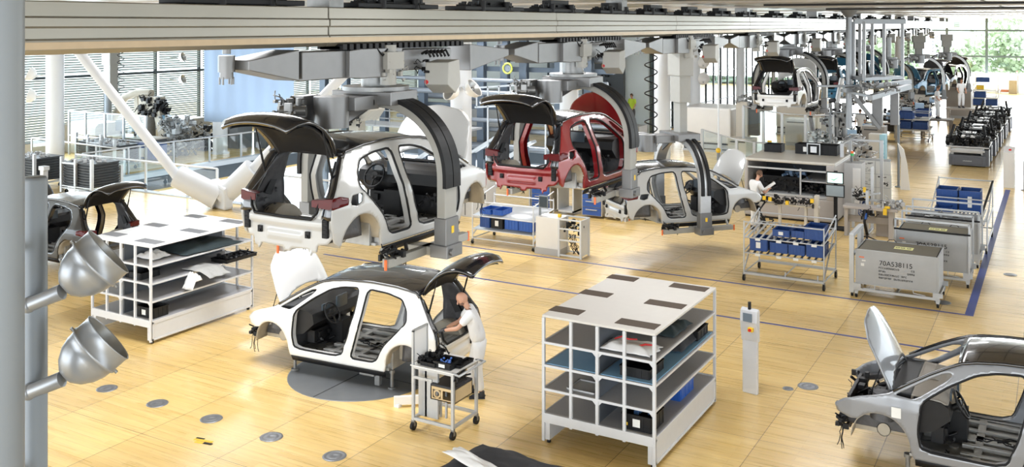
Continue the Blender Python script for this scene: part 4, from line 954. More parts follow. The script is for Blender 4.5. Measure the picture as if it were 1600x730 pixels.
for x, y, z, d, lab in [(-.60,-.35,.745,(.40,.58,.28),'leftmost on the lower level, white label in front'), (-.12,-.33,.745,(.40,.58,.24),'second from the left on the lower level'), (.30,-.33,.745,(.36,.58,.24),'third from the left on the lower level'), (.72,-.33,.745,(.38,.58,.28),'rightmost on the lower level'),
                        (-.08,-.30,1.13,(.38,.55,.16),'left one on the upper level with papers on top'), (.30,-.22,1.13,(.30,.55,.16),'middle one on the upper level'), (.68,-.25,1.13,(.42,.58,.30),'tall right one on the upper level')]:
    tray('blue_bin', 'blue bin on the tubular cart, '+lab, 'bin', (-5.68+x, 23.5+y, z), d, BINB, lbl=LBL if k in (0, 4) else None); k += 1

CRATE = mat('crate_steel', (.40, .41, .42), .5, .3, .10, 4); LIDM = mat('crate_lid_olive', (.12, .105, .07), .7, 0, .12, 8); PAPERY = mat('yellow_paper', (.72, .70, .30), .6, 0, .1, 10); INK = mat('stencil_ink', (.02, .02, .022), .7)
def text(s, size, loc, rot, parent, m=INK, name='lettering', sx=1):
    c = bpy.data.curves.new(name, 'FONT'); c.body = s; c.size = size; c.extrude = .0008; c.materials.append(m)
    tmp = bpy.data.objects.new('tmp', c); C.objects.link(tmp); dg = bpy.context.evaluated_depsgraph_get(); me = bpy.data.meshes.new_from_object(tmp.evaluated_get(dg)); bpy.data.objects.remove(tmp)
    o = bpy.data.objects.new(name, me); C.objects.link(o); o.location = loc; o.rotation_euler = rot; o.parent = parent; o.scale = (sx, 1, 1); return o
def crate(label, x0, x1, y0, dy, zb, h, txt, rail=False, lid=True, openrail=False):
    cx_0 = (x0+x1)/2; t = thing('steel_crate', label, 'crate', (cx_0, y0+dy/2, 0)); X = (x1-x0)/2; Y = dy/2
    b = MB(); b.box(-X, X, -Y, Y, zb, zb+.012); b.box(-X, X, -Y, -Y+.015, zb, zb+h); b.box(-X, X, Y-.015, Y, zb, zb+h); b.box(-X, -X+.015, -Y, Y, zb, zb+h); b.box(X-.015, X, -Y, Y, zb, zb+h)
    for x in (-X, X): b.box(x-.02, x+.02, -Y-.006, -Y+.02, zb, zb+h)
    for z in (zb+.01, zb+h-.02): b.box(-X, X, -Y-.008, -Y, z-.02, z+.02); b.box(X, X+.008, -Y, Y, z-.02, z+.02)
    b.build('box', CRATE, t, bevel=.004)
    if lid:
        b = MB(); b.box(-X+.04, X-.04, -Y+.05, Y-.04, zb+h-.03, zb+h-.01); o = b.build('lid', LIDM, t); b = MB(); b.box(-.12, .28, -.12, .15, zb+h-.009, zb+h-.006); b.build('yellow_sheet', PAPERY, o)
        b = MB()
        for xx in (-.05, .06, .19): b.lathe([(.03, 0), (.05, 0), (.05, .002), (.03, .002)], (xx, .02, zb+h-.006), (0,0,1), 14)
        b.build('printed_mark', INK, o)
        b = MB(); b.tube([(-.35, Y-.05, zb+h), (-.30, Y-.05, zb+h+.05), (-.2, Y-.05, zb+h+.05), (-.15, Y-.05, zb+h)], .008, 6); b.tube([(.3, Y-.05, zb+h), (.35, Y-.05, zb+h+.04), (.45, Y-.05, zb+h+.04), (.5, Y-.05, zb+h)], .008, 6); b.build('handle', RUB, t)
    b = MB()
    for y in (-Y, Y): b.box(-X-.06, X+.04, y-.03, y+.03, .16, .22)
    for x in (-X-.03, X, 0): b.box(x-.025, x+.025, -Y, Y, .16, .22)
    for x in (-X, X):
        for y in (-Y, Y): b.prism([(x-.05, .17), (x+.05, .17), (x+.03, .08), (x-.03, .08)], 1, y-.03, y+.03); b.box(x-.1, x+.1, y-.03, y+.03, .22, zb)
    b.tube([(-.45, -Y-.02, zb), (-.45, -Y-.04, .24), (-.7, -Y-.04, .23)], .012, 6); b.tube([(.35, -Y-.02, zb), (.36, -Y-.04, .26), (.6, -Y-.04, .24)], .012, 6)
    b.build('trolley_frame', ALUL, t, bevel=.004)
    for x in (-X, X):
        for y in (-Y, Y): castor(t, x, y, .05)
    if rail:
        b = MB()
        for x in (-X-.03, X+.03): b.box(x-.02, x+.02, -Y-.04, -Y, .2, zb+h+.28); b.box(x-.02, x+.02, Y, Y+.04, .2, zb+h+.28)
        for y in (-Y-.02, Y+.02): b.box(-X-.03, X+.03, y-.02, y+.02, zb+h+.25, zb+h+.29)
        b.build('rail_frame', ALUL, t); b = MB(); b.box(-X-.06, X+.06, -Y-.06, -Y-.03, zb+h+.02, zb+h+.06); b.build('black_bar', RUB, t)
    if txt:
        text('70A538115', .15, (-.36, -Y-.009, zb+h*.60), (PI/2, 0, 0), t)
        b = MB(); rs = random.Random(5)
        for k, words in enumerate([((0, 11), (17, 19)), ((0, 4), (15, 19)), ((0, 11), (12, 15)), ((0, 7), (8, 18))]):
            for a_, c_ in words:
                for q_ in range(a_, c_):
                    x_ = -.37+q_*.040; z_ = zb+h*.50-.075*k; hh = .040
                    b.box(x_, x_+.007, -Y-.0095, -Y-.0085, z_, z_+hh)
                    if rs.random() < .6: b.box(x_+.02, x_+.027, -Y-.0095, -Y-.0085, z_, z_+hh)
                    for zz in rs.sample([0, .017, .033], 2): b.box(x_, x_+.027, -Y-.0095, -Y-.0085, z_+zz, z_+zz+.006)
        b.build('small_lettering', INK, t)
        b = MB(); b.box(-X+.10, -X+.17, -Y-.010, -Y-.007, zb+h*.52, zb+h*.60); b.box(-X+.12, -X+.20, -Y-.010, -Y-.007, zb+h*.66, zb+h*.70); b.build('sticker', LBL, t)
        b = MB(); b.box(-X+.06, -X+.17, -Y-.010, -Y-.007, zb+h*.76, zb+h*.79); b.build('orange_sticker', ORG, t)
    return t
crate('grey steel crate lettered in front, nearest of the row, yellow sheet on its lid', -4.0, -2.30, 22.70, 1.15, .32, .78, True)
crate('grey steel crate with rail frame directly behind the nearest crate', -3.42, -1.86, 24.75, 1.10, .35, .86, True, rail=True)
crate('open grey crate with rail frame, third in the row', -3.45, -1.80, 26.9, 1.20, .35, .80, False, rail=True, lid=False)
t = thing('profile_post_frame', 'aluminium profile frame standing at the left end of the nearest crate', 'frame', (-4.10, 23.3, 0)); b = MB()
for y in (-.6, .6): b.box(-.05, .05, y-.04, y+.04, .1, 1.42)
b.box(-.05, .05, -.6, .6, 1.36, 1.44); b.box(-.03, .03, -.6, .6, .9, .95); b.box(-.05, .05, -.6, .6, .1, .16); b.box(-.04, .04, .3, .36, .1, 1.4); b.build('frame', ALUL, t, bevel=.004)
for y in (-.55, .55): castor(t, 0, y, .04)
t = thing('parts_cart', 'long open cart with blue bins at the far end of the crate row', 'cart', (-2.40, 30.1, 0)); b = MB()
for x in (-.72, .72):
    for y in (-1.5, 1.0): b.cyl((x, y, .1), (x, y, .95 if y < 0 else 1.65), .018, n=8)
    b.cyl((x, -1.5, .9), (x, 1.0, 1.62), .018); b.cyl((x, -1.5, .25), (x, 1.0, .25), .018); b.cyl((x, -1.5, .75), (x, 1.0, .85), .018)
for y, z in ((-1.5, .9), (1.0, 1.62), (-.3, 1.25), (-1.5, .25), (1.0, .25)): b.cyl((-.72, y, z), (.72, y, z), .018)
b.build('frame', ALUL, t)
b = MB()
for k in range(14): b.box(-.70+k*.1, -.65+k*.1, -1.5, 1.0, .76, .79)
b.build('roller_bed', STEEL, t); b = MB(); b.bar((.55, -1.4, .95), (.72, 1.0, 1.62), .05); b.build('black_strut', RUB, t)
for x in (-.7, .7):
    for y in (-1.45, .95): castor(t, x, y, .06)
for i, x in enumerate((-.42, .18)): tray('blue_bin', 'tall blue bin on the long cart behind the crates, %s one' % ('left', 'right')[i], 'bin', (-2.40+x, 30.55, .80), (.54, .72, .62), BINB, lbl=LBL if i else None)
tray('blue_bin', 'low blue bin at the front left of the long cart behind the crates', 'bin', (-2.85, 29.65, .80), (.4, .5, .22), BINB)
b = MB(); b.blob(random.Random(31), (0, 0, .1), (1.2, .8, .2), 30, .08); o = b.build('metal_parts', STEEL); o.location = (-2.62, 27.5, .95); tag(o, 'jumble of steel parts inside the open third crate', 'parts'); o['kind'] = 'stuff'
# ------------------------------------------------------------------ left and middle background
# white V-shaped struts with their foot
t = thing('v_strut', 'huge white V-shaped tubular strut standing on the floor edge at the left', 'strut', (-24.4, 23.0, 0)); O = Vector((-24.4, 23.0, 0))
def rel(x, y, z): return Vector((x, y, z))-O
b = MB(); b.prism([(-.75, 0), (.45, 0), (.45, .75), (-.75, .95)], 0, -.3, .3); b.v = [((y*.85), (x*.7)-y*.25, z) for x, y, z in b.v]; b.build('foot_block', COLW, t, bevel=.08)
A1, A2 = rel(-25.5, 22.35, .75), rel(-28.6, 20.5, 5.35); dA = (A2-A1)/4.6; B1, B2 = rel(-24.1, 23.1, .6), rel(-20.9, 24.9, 4.4); dB = (B2-B1)/3.8
b = MB(); b.cyl(rel(-24.55, 22.95, .35), A1+dA*.35, .42, .38, 24); b.cyl(A1+dA*.3, A1+dA*6.1, .17, .17, 20); b.build('strut_tube', COLW, t)
b = MB(); b.cyl(rel(-24.45, 22.98, .35), B1+dB*.75, .34, .38, 24); b.cyl(B1+dB*.7, B1+dB*6.2, .17, .17, 20); b.build('strut_tube', COLW, t)
# balustrades
RAILW = mat('rail_white', (.70, .72, .74), .4, .1); BGL = glass_mat('balustrade_glass', (.82, .90, .90), .05)
def balustrade(label, pts, post_m=RAILW, gap=.9, h=1.1, glass=True, rails=0):
    t = thing('balustrade', label, 'railing', pts[0]); O = Vector(pts[0]); P = [Vector(p)-O for p in pts]
    b = MB(); b.tube([p+Vector((0,0,h)) for p in P], .035, 8)
    for k in range(rails): b.tube([p+Vector((0,0,.15+(h-.15)*k/rails)) for p in P], .015, 6)
    b.build('handrail', post_m, t)
    for p in P: b = MB(); b.box(p.x-.04, p.x+.04, p.y-.03, p.y+.03, 0, h); b.build('post', post_m, t)
    if glass:
        for p, q in zip(P, P[1:]):
            g = MB(); g.add([p+Vector((0,0,.08)), q+Vector((0,0,.08)), q+Vector((0,0,h-.08)), p+Vector((0,0,h-.08))], [(0,1,2,3)]); g.build('glass_panel', BGL, t)
    return t
balustrade('near glass balustrade with white rail along the edge of the floor opening', [(-33.2, 23.75, .035), (-31.2, 23.8, .035), (-29.3, 23.85, .035), (-27.1, 23.85, .035), (-25.6, 23.85, .035)])
balustrade('near glass balustrade right of the V-shaped strut', [(-23.3, 23.85, .035), (-21.2, 23.85, .035), (-19, 23.85, .035)])
balustrade('far glass balustrade along the opposite side of the floor opening', [(-33.0, 23.9, .06), (-33.0, 26.0, .06), (-33.0, 28.3, .06), (-32.9, 30.2, .06), (-32.8, 32.0, .06), (-32.8, 34, .06), (-32.8, 36.5, .06), (-32.8, 39, .06), (-32.8, 41.7, .06)], ALUL)
balustrade('short glass balustrade behind the tray stacks at the far left', [(-40, 26.4, 0), (-37.5, 26.2, 0), (-35, 26.0, 0), (-33.1, 25.9, 0)], ALUL)
# stacks of black trays on rack frames
TRM = mat('black_tray_plastic', (.025, .027, .03), .5, 0, .2, 10)
def tray_stack(label, loc, n=9, rz=0):
    t = thing('tray_rack', label, 'rack', loc, rz); b = MB()
    for x in (-.85, .85):
        for y in (-.62, .62): b.box(x-.05, x+.05, y-.05, y+.05, .05, 1.35 if y < 0 else 1.0)
    for z in (.22, .30): b.box(-.85, .85, -.66, -.58, z-.02, z+.02); b.box(-.85, .85, .58, .66, z-.02, z+.02)
    for x in (-.85, .85, 0): b.box(x-.04, x+.04, -.6, .6, .2, .26)
    b.box(-.85, -.05, -.66, -.6, 1.1, 1.16); b.box(-.1, 0, -.67, -.59, .2, 1.3); b.build('rack_frame', ALUL, t)
    for x in (-.75, .75):
        for y in (-.5, .5): castor(t, x, y, .07)
    for k in range(n):
        z = .30+k*.098; b = MB(); b.box(-.8, .8, -.56, .56, z, z+.06); b.box(-.84, .84, -.60, .60, z+.06, z+.085); b.build('tray', TRM, t)
    b = MB(); b.blob(random.Random(n), (0, 0, .30+n*.098+.03), (1.3, .9, .05), 20, .07); b.build('top_parts', GLAM, t)
    return t
tray_stack('rack of stacked black trays nearest the white strut, at the floor edge on the left', (-30.9, 22.75, 0))
tray_stack('rack of stacked black trays half hidden behind the grey column at the left', (-34.0, 22.6, 0), 9)
tray_stack('rack of black trays standing behind the front two racks', (-35.2, 27.0, 0), 8)
tray_stack('small rack of black trays left of the desk with monitors', (-37.4, 28.0, 0), 7)
t = thing('chute', 'grey tray on legs beside the leftmost rack', 'chute', (-32.6, 22.0, 0)); b = MB(); b.box(-.1, .1, -.1, .1, 0, .85); b.box(-.16, .16, -.12, .12, .8, .95); b.build('body', PROF, t, bevel=.01)
# left machinery: gripper with cockpit modules on stands
def bulky(name, label, cat, loc, d, m, seed, n=60, mx=.12, m2=None):
    t = thing(name, label, cat, loc); b = MB(); b.blob(random.Random(seed), (0, 0, d[2]/2), d, n, mx); b.build('mechanism', m, t)
    if m2: b = MB(); b.blob(random.Random(seed+1), (0, 0, d[2]/2), (d[0]*.9, d[1]*.9, d[2]*.9), n//2, mx*1.2); b.build('plates', m2, t)
    b = MB(); b.cyl((0,0,0), (0,0,d[2]*.6), .12, n=10); b.box(-.3, .3, -.3, .3, 0, .05); b.build('stand', STEEL, t)
    return t
BEI = mat('beige_casting', (.42, .38, .31), .5, .1, .12, 4)
t = thing('cockpit_gripper', 'large beige mechanical gripper arm holding a dark cockpit module by the blinds', 'gripper', (-39.5, 32.4, 0))
b = MB(); b.tube([(-2.4,-.6,.9), (-2.0,-.3,1.9), (-1.6,-.2,2.5), (-.9,0,2.75), (0,.1,2.72)], [.16,.18,.2,.2,.22], 10); b.strip([(-1.0,0,2.6), (-.7,-.2,1.7), (-.2,-.3,.9)], .30, .12, (0,-1,0)); b.box(-.5, .8, -.3, .3, 1.6, 2.6); b.build('arm', BEI, t, bevel=.03)
b = MB(); b.strip([(.9,-.2,1.85), (1.2,-.3,1.2), (1.6,-.4,.5)], .45, .3, (0,-1,0)); b.cyl((1.9,-.5,.9), (1.9,0,.9), .32, n=18); b.build('joint_arm', BEI, t, bevel=.03)
b = MB(); b.blob(random.Random(12), (.5, -.1, 2.1), (1.6, .7, .9), 90, .14); b.blob(random.Random(13), (1.9, -.3, 1.0), (.7, .6, .9), 40, .12); b.build('mechanism', PLAS, t)
b = MB(); b.prism([(1.35,1.75), (2.2,1.6), (2.5,1.1), (1.6,1.25)], 1, -.4, 0); b.build('blue_cover', mat('petrol_cover', (.04,.14,.22), .3), t)
b = MB()
for k in range(3): b.tube([(2.3+.1*k,-.5,.5), (2.7,-.55,.62+.05*k), (3.3,-.6,.6), (3.5,-.6,.2)], .05, 8)
b.build('hoses', RUB, t); b = MB(); b.box(2.15, 2.35, -.7, -.5, .2, .4); b.build('yellow_tag', YEL, t)
b = MB(); b.cyl((0,0,0), (0,0,1.7), .28, n=16); b.box(-.6, .6, -.5, .5, 0, .08); b.build('stand', STEEL, t)
t = thing('telescopic_column', 'beige square telescopic column hanging from above with a coiled cable, left background', 'column', (-40.9, 31.2, 0))
b = MB(); b.box(-.32, .32, -.3, .3, 4.2, 6.75); b.box(-.25, .25, -.24, .24, 2.75, 4.3); b.build('sleeve', CARL, t, bevel=.02); b = MB(); b.cyl((-.5,.2,0), (-.5,.2,6.75), .2, n=16); b.build('tube', COLG, t)
b = MB(); b.tube([(.75+.16*math.cos(k/10*2*PI), .16*math.sin(k/10*2*PI), 5.6-k*.035) for k in range(80)], .02, 5); b.build('coiled_cable', RUB, t)
bulky('assembly_fixture', 'grey mechanical fixture cluster standing below the beige gripper', 'fixture', (-36.3, 31.3, 0), (1.6, 1.1, 1.8), STEEL, 15, 120, .12, ALUL)
bulky('assembly_fixture', 'low mechanical fixture with hoses beside the curtain', 'fixture', (-36.4, 33.2, 0), (1.4, 1.0, 1.2), PLAS, 18, 70, .1, ALUL)
t = thing('desk', 'pale workbench with drawers and monitors in front of the blinds', 'workbench', (-38.0, 30.2, 0)); b = MB(); b.box(-2.2, 1.8, -.5, .5, .86, .92); b.build('worktop', mat('desk_top', (.62,.58,.52), .4), t)
for x in (-1.8, -.6, .6, 1.5): b = MB(); b.box(x-.3, x+.3, -.45, .45, 0, .86); b.build('cabinet', BEI if x < 0 else MESHD, t, bevel=.01)
for i, x in enumerate((-.9, .1)):
    b = MB(); b.cbox((x, 0, 1.35), (.65, .06, .5)); b.box(x-.05, x+.05, 0, .08, .92, 1.2); o = b.build('monitor', PLAS, t, bevel=.01); b = MB(); b.cbox((x, -.035, 1.35), (.58, .01, .43)); b.build('display', mat('pale_display', (.30,.38,.42), .3, 0, .2, 4) if i else SCREEN, o)
t = thing('rounded_machine', 'beige rounded cabinet machine behind the white column at the left', 'machine', (-40.6, 30.0, 0)); b = MB(); b.prism([(-.8,0), (.8,0), (.8,1.25), (.6,1.5), (-.6,1.5), (-.8,1.3)], 0, -1.2, 1.2); b.build('body', BEI, t, bevel=.05)
t = thing('rounded_machine', 'second beige rounded machine nearer the gripper', 'machine', (-38.4, 33.6, 0)); b = MB(); b.prism([(-.8,0), (.8,0), (.8,1.25), (.6,1.5), (-.6,1.5), (-.8,1.3)], 0, -1.0, 1.0); b.build('body', BEI, t, bevel=.05)
t = thing('glass_guard', 'framed glass guard screens around the left assembly cell', 'guard screen', (-37.5, 28.9, 0)); b = MB()
for x in (-3.4, -2.2, -.8, .5, 2.0): b.box(x-.05, x+.05, -.04, .04, 0, 2.1)
b.box(-3.4, 2.0, -.03, .03, 2.05, 2.1); b.box(-3.4, 2.0, -.03, .03, .9, .95); b.build('frame', ALUL, t)
g = MB(); g.add([(-3.4,0,1), (2,0,1), (2,0,2.05), (-3.4,0,2.05)], [(0,1,2,3)]); g.build('pane', BGL, t)
t = thing('blue_box', 'blue container under the left fixture', 'container', (-35.9, 29.5, 0)); b = MB(); b.box(-.6, .6, -.4, .4, .1, .8); b.build('body', BINB, t, bevel=.02); b = MB(); b.box(-.3, .1, -.41, -.4, .2, .6); b.build('label', LBL, t)
t = thing('control_cabinet', 'tall dark grey control cabinet under the blue curtain', 'cabinet', (-34.2, 35.6, 0)); b = MB(); b.box(-.9, .9, -.5, .5, 0, 2.3); b.build('body', mat('cabinet_grey', (.20,.21,.22), .5), t, bevel=.02); b = MB(); b.box(-.01, .01, -.51, -.5, .1, 2.2); b.box(-.06, -.04, -.53, -.5, 1.1, 1.3); b.build('door_gap', RUB, t)
t = thing('control_cabinet', 'second dark grey cabinet left of the column under the curtain', 'cabinet', (-36.0, 34.8, 0)); b = MB(); b.box(-.6, .6, -.5, .5, 0, 2.3); b.build('body', mat('cabinet_grey', (.2,.2,.2)), t, bevel=.02); b = MB(); b.box(-.02, .0, -.51, -.5, .1, 2.2); b.build('door_gap', RUB, t)
t = thing('machine', 'beige and dark machine visible under the raised black tailgate', 'machine', (-30.2, 37.2, 0)); b = MB(); b.prism([(-.9,1.5), (.9,1.5), (1.3,2.0), (1.0,2.7), (-.6,2.6)], 1, -.6, .6); b.box(-.3, .3, -.3, .3, 0, 1.5); b.build('body', BEI, t, bevel=.06); b = MB(); b.blob(random.Random(40), (0,-.7,1.7), (1.6,.3,.9), 40, .12); b.build('mechanism', PLAS, t)
# blue curtain
CURT = mat('blue_curtain', (.34, .45, .62), .8, 0, .05, .6)
b = MB(); b.grid(lambda u, v: (-34.7+u*5.6, 31.5+.025*math.sin(u*40)+.03*math.sin(u*15+2), 1.65+.2*u-.1*u*u+5.0*v), 240, 8); o = b.build('curtain', CURT, None, solid=.01); tag(o, 'long pale blue curtain hanging at the left behind the overhead arms', 'curtain')
# steel gallery structure with pipes
SLATE = mat('slate_blue_steel', (.11, .14, .18), .45, .3, .08, 2); PIPE = mat('pipe_grey', (.28, .31, .35), .35, .4, .06, 2)
t = thing('steel_gallery', 'dark slate steel frame of columns, beams and pipes behind the hanging bodies', 'steel structure', (-28, 42, 0))
for x in (-8.5, -6.9, -4.2, -1.6, .9, 2.1, 3.5, 4.6, 6.6, 8.2):
    b = MB(); b.box(x-.14, x+.14, -.14, .14, -4.2, 6.75); b.box(x-.2, x+.2, -.17, -.14, -4.2, 6.75); b.box(x-.2, x+.2, .14, .17, -4.2, 6.75); b.build('column', SLATE, t)
for k, (z, y) in enumerate([(5.5,-.35), (4.85,-.5), (4.45,.5), (3.35,-.45), (2.7,-.5), (2.35,.6), (1.3,-.4), (.75,.4), (0,-.5), (-.8,.3), (-1.6,-.4)]):
    b = MB(); b.cyl((-3, y, z), (9.4, y, z), .11+.03*(k % 3), n=12); b.build('pipe', PIPE, t)
for z in (3.9, 1.9, -.3, -2.2): b = MB(); b.box(-9.5, 9.4, .2, .45, z-.12, z+.12); b.build('beam', SLATE, t)
b = MB(); b.box(-5, 2.5, -2.2, -.6, .85, .95); b.build('walkway', GLAM, t)
b = MB(); 
for z in (1.3, 1.7, 2.0): b.box(-5, 2.5, -2.2, -2.16, z-.02, z+.02)
for k in range(9): b.box(-5+k*.93, -4.95+k*.93, -2.2, -2.16, .9, 2.0)
b.build('walkway_rail', ALU, t)
t = thing('stair_rail', 'pale diagonal stair railing between the two hanging bodies', 'railing', (-20.9, 37.5, 0)); b = MB()
for z in (0, .9): b.bar((-2.6, 0, 2.35+z), (1.8, 0, 2.75+z), .06, .08)
for k in range(8): x = -2.5+k*.6; b.box(x-.03, x+.03, -.03, .03, 2.35+.09*(x+2.6) if k not in (1, 6) else -4.2, 3.27+.09*(x+2.6))
b.build('rail', ALUL, t)
for i, (x, y, z, lab) in enumerate([(-27.5, 40.2, 0, 'left'), (-24.8, 39.4, 0, 'middle'), (-22.4, 38.6, 0, 'right')]):
    t = thing('inclined_conveyor', 'slanted pale conveyor on struts below the steel gallery, %s of three' % lab, 'conveyor', (x, y, -1.2)); b = MB(); b.bar((-1.6, 0, .2), (1.4, 0, 2.0), .5, .12); b.build('bed', ALUL, t); b = MB()
    for k in (-1.2, 0, 1.0): b.box(k-.05, k+.05, -.2, .2, -3, .5+.6*(k+1))
    b.build('legs', SLATE, t)
t = thing('inner_cabinet', 'grey-white switch cabinet row beyond the nearest hanging body', 'cabinet', (-27.5, 45, 0)); b = MB(); b.box(-2.2, 2.4, -.5, .5, 0, 2.6); b.build('body', mat('pale_cabinet', (.50,.52,.52), .5), t, bevel=.02); b = MB()
for k in range(6): b.box(-1.6+k*.7, -1.58+k*.7, -.51, -.5, .1, 2.5)
b.build('door_gaps', RUB, t)
t = thing('warning_ring', 'yellow ring lamp on the steel frame between the bodies', 'ring', (-23.9, 41.2, 4.0)); b = MB(); b.tube([(.25*math.cos(a), 0, .25*math.sin(a)) for a in [2*PI*k/24 for k in range(24)]], .05, 8, closed=True); b.build('ring', mat('yellow_green', (.62,.66,.12), .4), t); b = MB(); b.cyl((0,.02,0), (0,.12,0), .16, n=16); b.cyl((0,0,0), (0,.5,0), .05); b.build('hub', PIPE, t)
# dish spotlights behind the line
def dish(label, loc, ax, r=.30, tgt=(-.7, .4, 0)):
    t = thing('dish_spotlight', label, 'spotlight', loc); ax = Vector(ax).normalized()
    b = MB(); b.lathe([(r*.15, -r*.7), (r*.5, -r*.5), (r*.85, -.05), (r, r*.35), (r*1.03, r*.36)], (0,0,0), ax, 28); b.build('shell', WLAM, t, solid=.01); b = MB(); b.lathe([(r*.95, r*.3), (r*.7, 0), (.02, -r*.3)], (0,0,0), ax, 28); b.build('reflector', LIN, t); b = MB(); b.ball((0,0,0), r*.25, 10); b.build('bulb', STEEL, t)
    b = MB(); b.cyl(-ax*r*.6, Vector(tgt), .04); b.build('arm', COLW, t); return t
dish('round dish spotlight facing left beside the control box, over the silver bonnet', (-16.9, 25.6, 4.05), (-.4, -.8, .35), .33, (-.6, 1.4, 0))
dish('dish spotlight turned away to the right next to the round one', (-16.4, 26.0, 4.10), (.75, .1, .55), .33, (-1.0, 1.0, 0))
dish('dish spotlight pointing up behind the silver bonnet', (-16.85, 25.9, 3.2), (.05, 0, -1), .36, (-.6, 1.1, .1))
dish('upper white spotlight on the column left of the hanging white body', (-16.15, 48.2, 4.15), (-.3, .8, .4), .34)
dish('lower white spotlight on the column left of the hanging white body', (-16.15, 48.2, 3.3), (-.3, .8, .5), .34)
dish('small white spotlight below the coiled cable of the left telescopic column', (-40.2, 31.6, 5.3), (.9, .3, .3), .24, (-.6, -.4, 0))
dish('upper white spotlight at the left edge of the blue curtain', (-41.2, 35.9, 4.4), (.9, .3, .3), .26, (-1.05, .1, 0)); dish('lower white spotlight at the left edge of the blue curtain', (-41.2, 35.9, 3.2), (.9, .3, .3), .26, (-1.05, .1, 0))
dish('white spotlight above the red bonnet by the column', (-16.2, 33.3, 3.9), (.3, -.6, .7), .35, (-.6, .6, 0))
dish('white spotlight on the column at the far left edge', (-37.3, 24.6, 4.1), (-.6, -.6, .4), .3, (.6, .5, 0)); dish('lower white spotlight on the far left column', (-37.3, 24.6, 3.2), (-.6, -.6, .2), .3, (.6, .5, 0))
t = thing('wall_bracket', 'black bracket fittings on the wall beside the dark office doorway', 'fixture', (-22.6, 50.2, 0)); b = MB(); b.blob(random.Random(3), (0, 0, 3.6), (.8, .2, 2.0), 16, .12); b.build('bracket', PLAS, t)
HV = mat('hi_vis_yellow', (.55, .75, .05), .7)
pv = person('person', 'person in a yellow high-visibility vest inside the dark glass doorway', (-20.7, 49.6, .55), PI-.3, pose(), hands=False)
for ch in pv.children:
    if ch.name.startswith('t_shirt'): ch.material_slots[0].link = 'OBJECT'; ch.material_slots[0].material = HV
    if ch.name.startswith('trousers'): ch.material_slots[0].link = 'OBJECT'; ch.material_slots[0].material = DPLAS
t = thing('platform', 'grey stair landing under the person in the doorway', 'platform', (-20.9, 49.7, 0)); b = MB(); b.box(-.8, .8, -.6, .6, 0, .55); b.build('slab', GLAM, t)
t = thing('office_windows', 'dark window opening in the office wall beyond the red bonnet', 'window opening', (-25.2, 50.6, 0)); b = MB(); b.box(-1.3, 1.3, -.05, .05, 2.6, 3.9); b.build('glass', SCREEN, t); b = MB()
for x in (-1.3, -.2, .45, 1.3): b.box(x-.06, x+.06, -.08, .08, 2.6, 3.9)
b.box(-1.3, 1.3, -.08, .08, 3.2, 3.3); b.build('frame', MULL, t)
b = MB(); b.box(-32, -20.2, 50.75, 50.95, 0, 6.8); struct(b.build('wall_office_front', OFFW_))
# rack cart, cabinet, cable rack, bench under the red body
t = thing('rack_cart', 'white tubular rack cart with blue bins under the bonnet of the nearest hanging body', 'cart', (-13.42, 23.45, 0)); b = MB()
X, Y = .98, .60
for x in (-X, X):
    for y in (-Y, Y): b.cyl((x, y, .12), (x, y, 1.25), .018, n=8)
    b.cyl((x, -Y, 1.2), (x, Y, 1.45), .018); b.cyl((x, -Y, .78), (x, Y, .95), .018); b.cyl((x, -Y, .25), (x, Y, .9), .018); b.cyl((x, -Y, .16), (x, Y, .16), .018)
for z, dz in ((1.2, 0), (.80, .15), (.42, .15), (.16, 0)):
    b.cyl((-X, -Y, z), (X, -Y, z), .018); b.cyl((-X, Y, z+dz), (X, Y, z+dz), .018)
b.build('frame', RAILW, t)
for z in (.80, .42):
    b = MB(); b.grid(lambda u, v, z=z: (-X+2*X*u, -Y+2*Y*v, z+.15*v), 1, 1); b.build('shelf_board', ALUL, t, solid=.012)
for x in (-X, X):
    for y in (-Y, Y): castor(t, x, y, .05)
for i, (x, z, w_, m_) in enumerate([(-.62, .45, .3, BINB), (-.22, .45, .36, PLAS), (.25, .47, .42, mat('mid_blue_plastic', (.02,.1,.42))), (.70, .47, .42, mat('mid_blue_plastic', (0,0,0))), (-.6, .82, .34, mat('mid_blue_plastic', (0,0,0))), (-.2, .83, .30, mat('mid_blue_plastic', (0,0,0)))]):
    tray('blue_bin' if m_ is not PLAS else 'black_bin', ['dark blue bin at the left end of the white rack cart', 'black bin with two white labels on the white rack cart', 'blue bin right of the black one on the white rack cart', 'blue bin at the right end of the white rack cart', 'small blue bin on the upper level of the white rack cart, left', 'small blue bin on the upper level of the white rack cart, right'][i], 'bin', (-13.42+x, 23.2, z+.03), (w_, .55, .30 if z < .7 else .14), m_, lbl=LBL if m_ is PLAS else None)
t = thing('monitor_stand', 'white cabinet with a small monitor between the rack cart and the cable rack', 'cabinet', (-11.94, 23.0, 0)); b = MB(); b.box(-.36, .36, -.28, .28, .16, 1.0); b.build('body', WLAM, t, bevel=.01); b = MB(); b.box(-.38, .38, -.3, .3, 0, .17); b.build('plinth', GLAM, t); b = MB(); b.box(-.36, -.30, -.1, -.06, 1.0, 1.5); b.cbox((-.20, -.12, 1.38), (.28, .05, .34)); o = b.build('monitor', COLG, t, bevel=.01); b = MB(); b.cbox((-.20, -.15, 1.38), (.23, .01, .28)); b.build('display', SCREEN, o); b = MB(); b.cbox((.28, -.1, 1.05), (.08, .08, .08)); b.build('yellow_tool', YEL, t)
t = thing('cable_rack', 'open white rack stuffed with black cables right of the white cabinet', 'rack', (-11.26, 22.95, 0)); b = MB()
for x in (-.32, .32):
    for y in (-.25, .25): b.box(x-.025, x+.025, y-.025, y+.025, 0, 1.02)
for z in (.05, .45, .75, 1.0): b.box(-.32, .32, -.26, -.24, z-.02, z+.02); b.box(-.32, .32, .24, .26, z-.02, z+.02)
